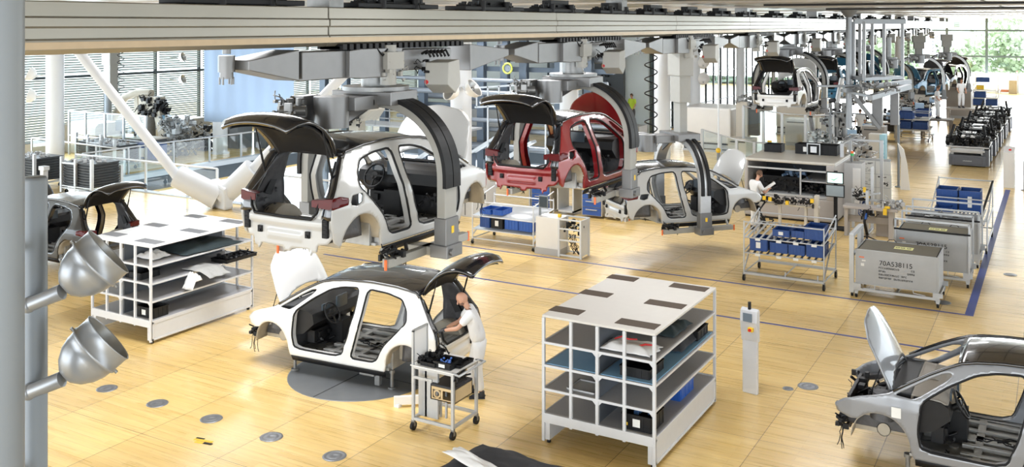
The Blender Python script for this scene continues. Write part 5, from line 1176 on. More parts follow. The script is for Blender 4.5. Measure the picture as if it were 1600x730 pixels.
b.box(.29, .32, -.25, .25, .05, 1.0); b.build('frame', RAILW, t); b = MB(); b.blob(random.Random(8), (0, 0, .8), (.5, .35, .3), 24, .06); rn = random.Random(9)
for k in range(8): b.tube([(rn.uniform(-.1,.2), -.1, .6), (rn.uniform(-.1,.25), -.2, .45), (rn.uniform(-.05,.25), -.15, .3), (rn.uniform(0,.25), -.1, .08)], .01, 5)
b.build('cables', RUB, t)
t = thing('workbench', 'workbench with wooden top and blue drawers under the red body', 'workbench', (-13.5, 28.1, 0)); b = MB(); b.box(-1.75, 1.75, -.45, .45, .90, .96); b.build('worktop', WOOD, t, bevel=.005)
for x in (-1.3, .55):
    b = MB(); b.box(x-.36, x+.36, -.40, .4, .08, .90); c = b.build('drawer_unit', BEI, t)
    for k, (z0, z1) in enumerate([(.62, .86), (.36, .60), (.10, .34)] if x > 0 else [(.62,.86), (.36,.6), (.1,.34)]):
        b = MB(); b.box(x-.32, x+.32, -.43, -.40, z0, z1); d = b.build('drawer', mat('drawer_blue', (.02,.08,.32), .4), c); b = MB(); b.box(x-.2, x+.2, -.46, -.43, z1-.08, z1-.05); b.build('handle', ALU, d)
b = MB(); b.box(-.7, -.1, -.4, .4, .1, .16); b.box(-.7, -.66, -.4, .4, .1, .9); b.box(-.15, -.1, -.4, .4, .1, .9); b.box(1.0, 1.7, -.4, .4, .1, .2); b.box(1.66, 1.72, -.4, .4, 0, .9); b.box(-1.75, -1.7, -.4, .4, 0, .9); b.build('shelf_frame', ALUL, t)
for i, (x, m_, lab) in enumerate([(-1.3, PLAS, 'black tool box at the left end of the wooden workbench'), (-.45, mat('mid_blue_plastic', (0,0,0)), 'blue open box on the wooden workbench'), (-.85, PLAS, 'black box of small tools beside the blue one on the workbench')]): o = tray('tool_box', lab, 'box', (-13.5+x, 28.0, .962), (.36, .3, .16), m_); fill(o, random.Random(i), (.2, .2, .06), .1, STEEL, 8)
t = thing('pedestal', 'dark low block on the floor right of the workbench', 'block', (-11.1, 28.6, 0)); b = MB(); b.box(-.6, .6, -.35, .35, 0, .30); b.box(-.3, .1, -.2, .2, .3, .38); b.build('body', DPLAS, t, bevel=.02)
t = thing('partition_cabinet', 'pale grey cabinets between the rack cart and the workbench', 'cabinet', (-16.6, 26.2, 0)); b = MB(); b.box(-.8, .8, -.3, .3, 0, 1.3); b.build('body', mat('pale_grey_panel', (.5,.5,.5), .5), t, bevel=.01); b = MB(); b.box(-.01, .01, -.31, -.3, .05, 1.25); b.build('door_gap', RUB, t)
# black car body at the far left, grey car body at the lower right
cb = dup(c0, (-22.75, 15.9, .05), PI/2, 'black car body with raised tailgate at the left edge behind the grey mast'); repaint(cb, WHITE, PBLACK)
GR = mat('dash_beige', (.30, .27, .23), .5)
cg = dup(c0, (-.75, 14.75, .05), PI/2, 'grey car body cut off by the lower right corner, bonnet up'); repaint(cg, WHITE, GREY)
b = MB(); b.prism([(2.62-2.1,.95), (2.74-2.1,1.0), (3.08-2.1,1.02), (3.1-2.1,.9)], 0, -.74, .74); b.prism([(2.8-2.1,1.0), (2.9-2.1,1.05), (3.05-2.1,1.03)], 0, .0, .62); b.build('dashboard_cover', GR, cg, bevel=.02)
b = MB(); b.cbox((-.905, 3.25-2.1, .80), (.004, .12, .13)); b.build('sticker', LBL, cg)
for nm, (cx0, cy0) in (('the grey body', (-.75, 14.75)), ('the black body', (-22.75, 15.9))):
    t = thing('body_stand', 'short steel stand legs under %s' % nm, 'stand', (cx0, cy0, 0))
    for x in (-1.05, 1.0):
        for y in (-.72, .72): b = MB(); b.cyl((x, y, 0), (x, y, .31), .03, n=10); b.cyl((x, y, 0), (x, y, .03), .07, n=12); b.cyl((x, y, .27), (x, y, .32), .05, n=12); b.build('leg', STEEL, t)
# ------------------------------------------------------------------ right background
t = thing('battery_machine', 'wide beige-grey open cabinet machine with dark modules, behind the second worker', 'machine', (-7.42, 31.7, 0)); MG = mat('machine_taupe', (.42, .39, .37), .45, .1, .05, 3); MT = mat('machine_top', (.55, .52, .46), .5, 0, .06, 3)
X = 1.42
b = MB(); b.prism([(-X,.05), (X,.05), (X,.75), (-X,.75)], 1, -1.2, 1.35); b.box(X-.28, X, -1.2, 1.35, .7, 1.85); b.box(-X, -X+.12, -1.2, 1.35, .7, 1.85); b.box(-X, X, 1.2, 1.35, .7, 1.9); b.build('housing', MG, t, bevel=.05)
b = MB(); b.box(-X, X, -1.2, 1.35, 1.80, 1.90); b.build('top_cover', MT, t, bevel=.045); b = MB(); b.box(-X+.02, X-.02, -1.15, 1.3, 0, .06); b.build('plinth', RUB, t)
b = MB(); b.box(-X+.12, X-.28, -1.15, 1.2, .80, .83); b.box(.35, 1.14, -1.15, 1.1, 1.25, 1.28); b.box(.33, .38, -1.15, -1.1, .8, 1.65); b.box(-X+.1, 1.14, -1.18, -1.12, 1.58, 1.63); b.box(-X+.1, 1.14, -1.18, -1.12, .76, .82); b.build('shelf_board', ALUL, t)
b = MB(); b.box(-1.1, .3, -.7, 0.4, .85, 1.3); b.blob(random.Random(4), (-.35, -.8, 1.05), (1.4, .4, .35), 70, .06); b.blob(random.Random(5), (.75, -.8, 1.05), (.6, .4, .3), 30, .06); b.build('dark_modules', PLAS, t, bevel=.01)
b = MB(); b.box(-X+.12, X-.28, 1.05, 1.19, .83, 1.8); b.build('back_panel', MESHD, t); b = MB(); b.blob(random.Random(6), (.1, -.7, 1.42), (1.0, .3, .12), 16, .07); b.build('blue_parts', mat('steel_blue_parts', (.08,.14,.24), .4), t)
o = tray('open_black_bin', 'ribbed black bin on the left of the machine top', 'bin', (-8.35, 32.4, 1.905), (.55, .5, .26), PLAS)
for i, x in enumerate((-7.55, -6.95)): o = tray('black_crate', 'large black crate standing on the machine top, %s of the pair' % ('left', 'right')[i], 'crate', (x+.25, 32.5, 1.905), (.62 if i == 0 else .82, .6, .32), PLAS, lbl=LBL if i == 0 else None)
t = thing('white_holder', 'white frame holder with green label between the two black crates', 'holder', (-7.0, 32.1, 1.905)); b = MB(); b.tube([(-.2,0,0), (-.2,0,.36), (.2,0,.36), (.2,0,0)], .025, 8); b.box(-.1, .1, -.01, .01, .08, .28); b.build('frame', RAILW, t)
pw = person('person', 'worker with short brown hair in white clothes facing the open bonnet and machine', (-7.95, 28.55, 0), -.7, pose(chest=(0,.05,1.32), head=(0,.15,1.68), neck=(0,.09,1.52), look=(0,.9,-.4), wrL=(-.1,.42,1.22), wrR=(.1,.42,1.22), elL=(-.24,.18,1.14), elR=(.24,.18,1.14)))
t = thing('white_tool', 'white hand-held device in the second worker\'s hands', 'tool', (-7.62, 28.92, 1.24)); b = MB(); b.bar((-.12,-.1,-.05), (.14,.12,.16), .08, .07); b.build('body', WLAM, t, bevel=.01)
# engine bench with yellow clips
t = thing('assembly_table', 'slim assembly table carrying black wiring and yellow clips in front of the machine', 'table', (-6.95, 28.35, 0)); b = MB()
for x in (-.85, -.2, .55, .85): b.box(x-.04, x+.04, -.05, .05, 0, .95)
b.box(-.95, .95, -.06, .06, .86, .92); b.box(.80, .92, -.1, .1, 0, 1.25); b.build('frame', MT, t, bevel=.01)
b = MB(); b.blob(random.Random(14), (-.05, 0, 1.02), (1.7, .35, .16), 90, .055); b.build('black_harness', PLAS, t); b = MB()
for x, z in ((-.62,1.06), (-.45,1.04), (.05,.98), (.76,1.1)): b.cbox((x, -.15, z), (.09, .08, .11))
b.build('yellow_clips', YEL, t); b = MB(); b.tube([(-.6,-.1,.95), (-.75,-.2,.7), (-.6,-.25,.4), (-.7,-.2,.2)], .03, 6); b.blob(random.Random(2), (-.55, -.25, .38), (.35,.2,.3), 26, .05); b.build('hanging_tool', PLAS, t)
t = thing('monitor_station', 'pole with two stacked monitors beside the machine', 'monitor', (-5.88, 29.9, 0)); b = MB(); b.box(-.05, .05, .03, .13, 0, 1.75); b.box(-.3, .3, -.2, .3, 0, .05); b.build('pole', RUB, t)
b = MB(); b.cbox((0, 0, 1.55), (.50, .05, .36)); o = b.build('upper_monitor', PLAS, t, bevel=.008); b = MB(); b.cbox((0, -.028, 1.55), (.44, .008, .30)); b.build('display', mat('lit_display', (.55,.75,.72), .4, 0, .3, 6, emit=.5), o)
b = MB(); b.add([(-.16,-.034,1.52), (-.03,-.034,1.47), (.14,-.034,1.6), (-.03,-.034,1.50)], [(0,1,2,3)]); b.build('green_tick', mat('tick_green', (.1,.5,.2), .5), o)
b = MB(); b.cbox((0, -.02, 1.16), (.56, .05, .38)); o = b.build('lower_monitor', PLAS, t, bevel=.008); b = MB(); b.cbox((0, -.048, 1.16), (.50, .008, .32)); b.build('display', mat('grey_blue_display', (.28,.33,.36), .3), o)
t = thing('tool_pillar', 'tall aluminium pillar frame with hanging tools right of the monitors', 'frame', (-5.20, 30.4, 0)); b = MB()
for x in (-.25, .30): b.box(x-.04, x+.04, -.04, .04, 0, 1.2 if x < 0 else 1.9)
b.box(-.3, .5, -.05, .05, .85, .92); b.bar((-.3, 0, .88), (.6, -.5, 1.2), .05); b.box(.26, .34, -.9, .04, 0, .06); b.box(.26,.34,-.9,-.82,0,1.3); b.build('frame', ALUL, t, bevel=.005)
b = MB(); b.blob(random.Random(21), (.0, 0, 1.02), (.5, .3, .25), 40, .05); b.build('clamp_tool', PLAS, t); b = MB(); b.cbox((.1, -.1, 1.2), (.08, .08, .15)); b.cbox((.15, -.15, 1.0), (.2, .06, .06)); b.build('yellow_grip', YEL, t)
b = MB(); rn = random.Random(5)
for k in range(7): b.tube([(rn.uniform(-.05,.15), 0, .85), (rn.uniform(-.1,.2), -.1, .6), (rn.uniform(-.1,.2), 0, .45), (rn.uniform(-.1,.2), 0, .2)], .012, 5)
b.build('hoses', mat('blue_hose', (.04,.08,.25), .5), t)
t = thing('electrical_cabinet', 'slim grey cabinet with a signal lamp behind the monitors', 'cabinet', (-5.75, 32.2, 0)); b = MB(); b.box(-.30, .30, -.3, .3, 0, 1.75); b.build('body', mat('pale_grey_panel', (.5,.5,.5)), t, bevel=.01); b = MB(); b.box(.02, .26, -.31, -.3, .3, 1.6); b.build('door', WLAM, t)
b = MB(); b.cyl((-.05,0,1.75), (-.05,0,1.95), .03); b.build('lamp_pole', STEEL, t); b = MB(); b.cyl((-.05,0,1.95), (-.05,0,2.03), .05); b.build('green_light', mat('green_lens', (.05,.5,.15), .3), t); b = MB(); b.cyl((-.05,0,2.03), (-.05,0,2.10), .05); b.build('orange_light', ORG, t)
t = thing('glass_guard', 'aluminium guard frame around the signal lamp right of the machine', 'guard screen', (-5.6, 33.0, 0)); b = MB()
for x, y in ((-.5,-.9), (-.5,.5), (.5,.5)): b.box(x-.05, x+.05, y-.05, y+.05, 0, 2.35)
b.bar((-.5,-.9,2.32), (-.5,.5,2.32), .06); b.bar((-.5,.5,2.32), (.5,.5,2.32), .06); b.build('frame', ALUL, t)
# notice board with sheets
t = thing('notice_board', 'white board on a stand with six sheets of photos and diagrams', 'notice board', (-5.52, 34.8, 0)); b = MB(); b.box(-.55, .50, 0, .04, .1, 1.50); b.box(-.57, .52, -.02, .06, 1.50, 1.56); b.build('board', ALUL, t); rn = random.Random(3)
for k in range(6):
    x = -.50+(k % 2)*.52+(.02 if k > 1 else 0); z = 1.04-(k//2)*.46; b = MB(); b.box(x, x+.50, -.02, -.01, z, z+.44); o = b.build('sheet', mat('sheet_white', (.74,.75,.73), .6, 0, .02), t)
    if k in (1, 5): continue
    b = MB()
    for _ in range(16): px, pz = x+rn.uniform(.06,.40), z+rn.uniform(.05,.36); b.box(px, px+rn.uniform(.02,.10), -.023, -.02, pz, pz+rn.uniform(.01,.05))
    b.build('printed_image', DPLAS if k in (3, 4) else GLAM, o)
b = MB(); b.box(-.45,-.40,0,.06,0,.2); b.box(.36,.41,0,.06,0,.2); b.build('legs', ALUL, t)
# bench with fixtures right of the pillar
t = thing('fixture_bench', 'grey bench with clamped silver fixture between the pillar and the crates', 'bench', (-4.75, 29.3, 0)); b = MB(); b.box(-.75, .75, -.25, .25, .82, .90); b.box(-.75, .75, -.02, .02, .4, .6); b.box(.5, .62, -.2, .2, 0, .82); b.box(-.72, -.62, -.2, .2, 0, .82); b.box(.1, .45, .2, .3, 0, .8); b.build('bench_frame', MG, t, bevel=.01)
b = MB(); b.blob(random.Random(33), (.55, 0, 1.0), (.7, .35, .22), 70, .055); b.build('silver_fixture', ALU, t); b = MB(); b.cbox((.42, -.25, .82), (.10, .1, .18)); b.cbox((.48, -.25, .95), (.14, .08, .06)); b.build('yellow_clamp', YEL, t)
b = MB(); b.blob(random.Random(34), (-.1, -.25, .7), (.35, .2, .25), 24, .06); b.tube([(-.1,-.35,.85), (-.12,-.4,.5), (-.05,-.4,.15)], .04, 8); b.cyl((-.05,-.4,.02), (-.05,-.4,.12), .03); b.tube([(-.35,-.5,.02), (-.05,-.4,.10), (.25,-.5,.02)], .02, 6); b.build('black_stand', PLAS, t); b = MB(); b.cyl((-.1,-.35,.75), (-.1,-.38,.58), .05, n=10); b.build('blue_handle', mat('mid_blue_plastic', (0,0,0)), t)
# glass screens on posts
t = thing('glass_fence', 'row of glass screens on aluminium posts left of the second worker', 'glass screen', (-10.9, 36.4, 0)); b = MB()
PP = [(-13.3,39.6), (-12.0,38.0), (-10.95,36.75), (-10.1,36.2), (-9.6,36.4)]
P2 = [(x+10.9, y-36.4) for x, y in PP]
for x, y in P2: b = MB(); b.box(x-.05, x+.05, y-.05, y+.05, 0, 1.7); b.build('post', ALUL, t)
b = MB(); b.tube([(x, y, 1.68) for x, y in P2], .03, 6); b.build('top_rail', ALUL, t)
for (x, y), (x2, y2) in zip(P2, P2[1:]): g = MB(); g.add([(x,y,.1), (x2,y2,.1), (x2,y2,1.65), (x,y,1.65)], [(0,1,2,3)]); g.build('pane', BGL, t)
t = thing('glass_fence', 'second row of glass screens on posts in front of the white cabinets', 'glass screen', (-10.9, 40, 0)); b = MB()
P2 = [(-1.6, 3.0), (-.2, 1.2), (.9, 0), (1.9, -.2), (2.9, .3)]
for x, y in P2: b = MB(); b.box(x-.05, x+.05, y-.05, y+.05, 0, 2.5); b.build('post', ALUL, t)
b = MB(); b.tube([(x, y, 2.48) for x, y in P2], .03, 6); b.build('top_rail', ALUL, t)
for (x, y), (x2, y2) in zip(P2, P2[1:]): g = MB(); g.add([(x,y,.1), (x2,y2,.1), (x2,y2,2.4), (x,y,2.4)], [(0,1,2,3)]); g.build('pane', BGL, t)
# rounded white cabinets
def round_cab(label, loc, d, m=WLAM, m2=BEI, rz=0):
    t = thing('machine_cabinet', label, 'cabinet', loc, rz); b = MB(); x, y, z = d[0]/2, d[1]/2, d[2]; b.box(-x, x, -y, y, .42, z); b.build('cover', m, t, bevel=.09)
    b = MB(); b.box(-x+.04, x-.04, -y+.04, y-.04, .05, .44); b.build('base', DPLAS, t); b = MB(); b.box(-x, x, -y, y, .0, .10); b.box(-x+.1, x-.1, -y-.01, -y+.02, .16, .36); b.build('plinth', ALU, t); return t
round_cab('large rounded off-white cabinet on the left behind the glass screens', (-14.9, 46.2, 0), (2.4, 2.4, 2.15))
round_cab('white cabinet under the hanging white body', (-12.6, 54.8, 0), (2.5, 1.6, 2.3))
def plain_cab(label, loc, d, m, name='cabinet', plinth=True):
    t = thing(name, label, 'cabinet', loc); x, y, z = d[0]/2, d[1]/2, d[2]; b = MB(); b.box(-x, x, -y, y, .18 if plinth else 0, z); b.build('body', m, t, bevel=.015)
    if plinth: b = MB(); b.box(-x+.02, x-.02, -y+.02, y-.02, 0, .18); b.build('plinth', GLAM, t)
    b = MB(); b.box(-x+.1, x-.3, -y-.015, -y, z-.18, z-.13); b.build('handle', DPLAS, t); return t
TAUPE = mat('taupe_cabinet', (.34, .31, .28), .5, 0, .05, 3)
plain_cab('white low cabinet with dark handle in front of the hanging white body', (-11.55, 49.9, 0), (1.3, 1.0, 1.35), WLAM)
plain_cab('grey low cabinet right beside the white one with dark handle', (-10.3, 51.5, 0), (.9, .9, 1.5), BEI)
plain_cab('taupe cabinet on a grey plinth next to the wire cart', (-7.5, 47.2, 0), (1.0, .9, 1.45), TAUPE)
plain_cab('beige tall cabinet beside the chassis carriers', (-5.75, 69.8, 0), (1.5, 1.5, 2.2), TAUPE)
plain_cab('beige lower cabinet beyond the wire cart', (-9.3, 72, 0), (1.6, 1.2, 1.5), TAUPE)
plain_cab('white cabinet with dark slots far down the line', (-8.2, 70.5, 0), (1.4, 1.2, 1.7), WLAM)
plain_cab('rounded pale block behind the glass screens near the beige pillar', (-12.6, 43.2, 0), (1.1, .9, 1.0), MT, plinth=False)
t = thing('yellow_box', 'yellow box with a black round opening far down the line', 'box', (-9.6, 74.6, 0)); b = MB(); b.box(-.9, .9, -.4, .4, 1.2, 1.9); b.build('body', YEL, t, bevel=.02); b = MB(); b.cyl((-.45,-.42,1.55), (-.45,-.40,1.55), .16); b.build('opening', RUB, t); b = MB(); b.box(-.8,.8,-.3,.3,0,1.2); b.build('base', MT, t)
t = thing('beige_pillar', 'beige pillar with clamp parts on top beside the hanging white body', 'pillar', (-13.15, 45.2, 0)); b = MB(); b.box(-.28, .28, -.25, .25, 0, 2.5); b.build('body', MT, t, bevel=.02); b = MB(); b.blob(random.Random(8), (0, 0, 2.6), (.7, .5, .4), 36, .08); b.build('clamps', STEEL, t); b = MB(); b.box(.3, .75, -.1, .25, .9, 2.4); b.build('dark_column', DPLAS, t)
t = thing('fire_post', 'short yellow post behind the black bin on the machine', 'post', (-10.15, 38.6, 0)); b = MB(); b.box(-.07, .07, -.07, .07, 0, 1.5); b.build('post', YEL, t)
t = thing('grey_post', 'thin grey post with a yellow button left of the white raised bonnet', 'post', (-10.9, 34.3, 0)); b = MB(); b.cyl((0,0,0), (0,0,1.5), .06, n=12); b.build('post', COLG, t); b = MB(); b.ball((0,-.03,1.55), .1, 10); b.build('yellow_button', YEL, t); b = MB(); b.cyl((0,0,1.5), (0,0,6.7), .035, n=8); b.build('upper_tube', RAILW, t)
# gantry
GAN = mat('gantry_aluminium', (.30, .315, .33), .4, .5, .08, 8)
t = thing('aluminium_gantry', 'hanging aluminium gantry frame with rails in front of the raised bodies', 'gantry', (-6.5, 35.45, 0))
def R_(x, y, z): return (x+6.5, y-35.45, z)
b = MB(); b.cyl((0,0,2.5), (0,0,6.75), .11, n=16); b.cyl((0,0,6.45), (0,0,6.75), .12, .36, 16); b.build('mast', GAN, t)
q0, q1 = Vector((.15, .1, 0)), Vector((1.65, .97, 0))
for a in (q0, q0.lerp(q1, .38), q0.lerp(q1, .62), q1):
    b = MB(); b.box(a.x-.05, a.x+.05, a.y-.05, a.y+.05, 4.3, 6.3); b.build('upright', GAN, t)
for a in (q0, q1):
    b = MB(); c = a+Vector((.5,-.9,0)) if a is q0 else a+Vector((-1.6,.9,0)); b.box(c.x-.05, c.x+.05, c.y-.05, c.y+.05, 4.3, 6.3); b.build('upright', GAN, t)
b = MB(); b.bar(q0+Vector((0,0,6.3)), q1+Vector((.1,0,6.3)), .16, .18); b.bar(q0+Vector((0,0,4.3)), q1+Vector((0,0,4.3)), .10, .12); b.bar(q1+Vector((0,0,4.3)), q1+Vector((-1.6,.9,4.3)), .10, .12); b.bar(q1+Vector((0,0,6.3)), q1+Vector((-1.6,.9,6.3)), .10, .12); b.bar(q0+Vector((.0,0,4.3)), q0+Vector((.5,-.9,4.3)), .1, .12); b.bar(q0+Vector((.5,-.9,4.3)), q1+Vector((0,0,4.3)), .1, .12); b.build('frame', GAN, t, bevel=.01)
b = MB(); b.bar((-1.0,-.6,4.0), (.9,.2,4.02), .14, .08); b.bar((.0,-.8,3.9), (1.75,2.2,4.1), .16, .16); b.bar((.9,-1.2,3.7), (1.8,1.6,3.95), .2, .18); b.bar((-.2,-.3,3.85), (1.0,-1.1,3.72), .1, .1); b.build('guide_rails', GAN, t, bevel=.01)
b = MB(); b.bar((.05,0,3.8), (1.0,.3,2.5), .12, .14); b.bar((1.4,.9,3.9), (1.4,.9,2.6), .28, .2); b.bar((.9,.4,3.6), (.9,.4,2.6), .35, .25); b.build('swing_arm', CARR, t, bevel=.01)
b = MB(); b.blob(random.Random(17), (.9, -.2, 4.0), (1.6, 1.0, .3), 60, .06); b.build('cable_sets', STEEL, t)
# robot gripper under the gantry
t = thing('gripper_unit', 'dark mechanical gripper with black hose hanging below the gantry', 'gripper', (-7.9, 40.5, 0)); b = MB()
for x in (-.3, 0, .3): b.cyl((x, 0, 1.6), (x, 0, 3.0), .11, n=12); b.box(x-.14, x+.10, -.15, .15, 2.0, 2.6)
b.build('cylinders', STEEL, t, bevel=.01); b = MB(); b.blob(random.Random(11), (0, 0, 2.5), (1.3, .7, .9), 70, .09); b.tube([(-.9,-.3,1.8), (-1.0,-.3,2.5), (-.6,-.2,3.0), (0,0,3.1)], .09, 10); b.build('hoses', PLAS, t)
b = MB(); b.blob(random.Random(12), (0, 0, 1.5), (2.4, 1.0, .45), 130, .09); b.box(-1.1, 1.1, -.5, .5, 1.3, 1.36); b.build('fixture_plate', ALU, t); b = MB()
for x in (-.5, .3): b.box(x-.1, x+.1, -.1, .1, 0, 1.35)
b.box(-.8, .7, -.3, .3, 0, .06); b.build('stand', BEI, t); b = MB(); b.cyl((.0,0,3.0), (.2,.0,4.0), .1); b.build('upper_tube', ALU, t)
bulky('assembly_fixture', 'silver fixture with clamps behind the notice board', 'fixture', (-6.6, 38.6, 0), (1.0, .8, 1.5), ALU, 25, 60, .08, PLAS)
for i, (x, y, lab) in enumerate([(-9.0, 52.2, 'worker in white behind the dark gripper, left of the pair'), (-8.2, 52.6, 'worker in white behind the dark gripper, right of the pair'), (-5.75, 56.3, 'worker in white on a platform at the blue body facing the camera'), (-5.2, 64.2, 'worker in white on a platform at the farthest black body')]):
    person('person', lab, (x, y, 1.1 if i > 1 else 0), .3-i, pose(), hands=False)
    if i > 1: pt = thing('work_platform', 'grey work platform under the worker at the %s body' % ('blue', 'farthest black')[i-2], 'platform', (x, y, 0)); b = MB(); b.box(-.8, .8, -.6, .6, 1.0, 1.1); [b.box(sx*.7-.05, sx*.7+.05, sy*.5-.05, sy*.5+.05, 0, 1.0) for sx in (-1, 1) for sy in (-1, 1)]; b.build('deck', TAUPE, pt)
pf = person('person', 'tiny dark-haired person behind the white partition at the far windows', (-3.3, 97.2, .25), PI, pose(), hands=False)
t = thing('pedestal', 'low step behind the white partition', 'step', (-3.3, 97.2, 0)); b = MB(); b.box(-.4, .4, -.3, .3, 0, .25); b.build('body', GLAM, t)
for i, (y, z) in enumerate([(45.5, .9), (48.5, .9), (54, 1.0), (58, 1.0), (61.5, 1.0), (66.5, 1.0)]):
    t = thing('line_bench', 'cluttered workbench under the far hanging bodies, %s from the left' % ordw[i], 'workbench', (-8.9+.25*i, y, 0)); b = MB(); b.box(-1.1, 1.1, -.5, .5, z-.06, z); b.box(-1.0, -.9, -.4, .4, 0, z); b.box(.9, 1.0, -.4, .4, 0, z); b.build('bench', [MT, TAUPE][i % 2], t)
    b = MB(); b.box(-.9, .4, -.35, .35, .1, z-.1); b.blob(random.Random(50+i), (0, 0, z+.15), (2.0, .8, .3), 50, .1); b.build('parts', PLAS, t); b = MB(); b.cbox((.7, -.3, z+.35), (.5, .05, .35)); b.build('monitor', mat('pale_blue_display', (.35,.5,.7), .3), t)
# info stand and sign
t = thing('information_stele', 'white stele with pale blue marked front beside the fixture', 'stele', (-6.62, 42.4, 0)); b = MB(); b.box(-.32, .18, -.25, .25, 0, 1.6); b.build('body', MT, t, bevel=.01); b = MB(); b.box(.18, .34, -.26, .26, 0, 1.6); b.box(.12, .34, -.27, -.24, 0, 1.6); b.build('blue_front', mat('pale_blue_front', (.36,.62,.74), .4, 0, .03), t); b = MB(); [b.box(.18+.03*(q % 2), .30, -.277, -.27, .35+.14*q, .43+.14*q) for q in (0, 2, 3, 6)]; b.build('blue_lettering', mat('blue_lettering', (.10,.35,.55), .5), t)
t = thing('rail_post', 'thin grey rail post with crossbar beside the information stele', 'post', (-5.3, 38.8, 0)); b = MB(); b.cyl((0,0,0), (0,0,2.75), .045, n=12); b.cyl((0,0,2.7), (-2.6,.4,2.7), .03, n=8); b.cyl((-2.6,.4,0), (-2.6,.4,2.7), .04); b.cyl((0,0,0), (0,0,.03), .14); b.build('post', COLG, t)
t = thing('white_pylon', 'slim white folded floor sign beside the grey rail post', 'sign', (-5.05, 38.3, 0)); b = MB(); b.prism([(-.12,0), (.22,0), (.12,.95), (0,1.5), (-.22,1.75), (-.1,1.2)], 1, -.03, .03); b.build('body', WLAM, t)
# wire cart with blue crates
def wire_cart(label, loc, n, seed):
    t = thing('wire_cart', label, 'cart', loc); b = MB()
    for x in (-.85, .85):
        for y in (-1.1, 1.1): b.cyl((x, y, .15), (x, y, 1.6), .022, n=6)
        for z in (.2, .6, 1.2, 1.55): b.cyl((x, -1.1, z), (x, 1.1, z+.12), .018, n=6)
        b.cyl((x, -1.1, 1.6), (x, -.6, 2.0), .018)
    for y in (-1.1, 0, 1.1):
        for z in (.2, .6, 1.2, 1.55): b.cyl((-.85, y, z), (.85, y, z), .018, n=6)
    b.build('wire_frame', RAILW, t); b = MB(); b.box(-.8, .8, -1.1, 1.1, .62, .66); b.box(-.8, .8, -1.1, -.3, 1.14, 1.18); b.build('shelf_board', MT, t)
    for x in (-.8, .8):
        for y in (-1, 1): castor(t, x, y, .07)
    return t
wire_cart('silver wire cart with blue crates, nearest beside the taupe cabinet', (-6.75, 55.2, 0), 3, 1)
for i, (x, y, z) in enumerate([(-.4,-.6,.67), (.4,-.6,.67), (-.35,.5,.67), (-.3,-.7,1.19), (.4,.5,1.25)]): tray('blue_crate', 'blue crate on the nearest silver wire cart, '+['lower front left', 'lower front right', 'lower rear', 'upper left', 'upper rear'][i], 'crate', (-6.75+x, 55.2+y, z), (.7, .9, .38), BINB)
wire_cart('silver wire cart with dark blue crates beyond the tall beige cabinet', (-4.4, 73.5, 0), 3, 2)
for i, (x, y, z) in enumerate([(-.4,-.6,.67), (.4,-.6,.67), (-.3,-.7,1.19)]): tray('blue_crate', 'blue crate on the wire cart beyond the tall beige cabinet, '+['lower left', 'lower right', 'upper'][i], 'crate', (-4.4+x, 73.5+y, z), (.7, .9, .4), BINB)
wire_cart('silver wire cart farthest away near the white partition', (-5.0, 82, 0), 3, 3); wire_cart('silver wire cart second farthest away', (-6.2, 77.5, 0), 3, 3)
tray('blue_crate', 'small blue crate on top of the farthest wire cart', 'crate', (-5.1, 82, 1.75), (.9, .8, .35), BINB); 
t = thing('crate_prop', 'yellow parts box on the farthest wire cart', 'box', (-5.3, 81.6, 1.2)); b = MB(); b.box(-.3,.3,-.3,.3,0,.35); b.build('body', YEL, t)
# driverless chassis carriers
AGM = mat('agv_grey', (.11, .115, .13), .4, .3, .1, 3)
def agv(label, y, seed, x=-3.48):
    t = thing('chassis_carrier', label, 'transport vehicle', (x, y, 0)); b = MB(); b.box(-.72, .72, -1.0, 1.6, .05, .50); b.box(-.60, .60, -1.03, -1.0, .12, .42); b.build('vehicle_base', AGM, t, bevel=.03)
    b = MB()
    for xx in (-.5, .5):
        for yy in (-.7, 1.3): b.cyl((xx-.05, yy, .07), (xx+.05, yy, .07), .07, n=12)
    b.build('wheels', RUB, t)
    b = MB(); [b.box(-.16+.045*q, -.13+.045*q, -1.036, -1.03, .24, .27+.01*(q % 2)) for q in range(8)]; b.build('small_lettering', ALUL, t)
    b = MB(); b.box(.62, .86, -.9, -.3, .05, .75); b.box(.62, .86, .9, 1.5, .05, .75); b.build('side_post', AGM, t, bevel=.01)
    b = MB(); b.box(-.85, .85, -1.0, 1.6, .82, .88); b.box(-.6, .6, -1.0, -.9, .6, .8); 
    for xx in (-.6, .6):
        for yy in (-.8, 1.3): b.box(xx-.06, xx+.06, yy-.06, yy+.06, .5, .85)
    b.box(-.7,.7,-1.05,-.95,.66,.74); b.build('carrying_frame', ALU, t, bevel=.01)
    b = MB(); rn = random.Random(seed); b.blob(rn, (0, .2, 1.08), (1.6, 2.4, .4), 190, .09); b.blob(rn, (0, -.75, 1.15), (1.7, .5, .4), 60, .08); b.cyl((-.85,-.8,1.1), (-.70,-.8,1.1), .19, n=16); b.cyl((.70,-.8,1.1), (.85,-.8,1.1), .19, n=16); b.cyl((-.7,-.5,1.2), (-.55,-.3,1.75), .06); b.cyl((.7,-.5,1.2), (.6,-.3,1.75), .06); b.build('axle_assembly', PLAS, t)
    b = MB(); b.box(-.25, .30, -.85, -.45, 1.25, 1.33); b.box(-.2, .25, .3, .9, 1.3, 1.36); b.build('silver_cover', ALU, t, bevel=.01); b = MB(); b.blob(rn, (0, .3, 1.2), (1.4, 2.0, .35), 30, .08); b.build('metal_parts', ALU, t); return t
for i, y in enumerate((46.8, 50.6, 54.4, 58.3, 62.4)): agv('low grey driverless carrier loaded with black axle parts, %s from the camera' % ordw[i], y, 60+i, -3.48+.05*i)
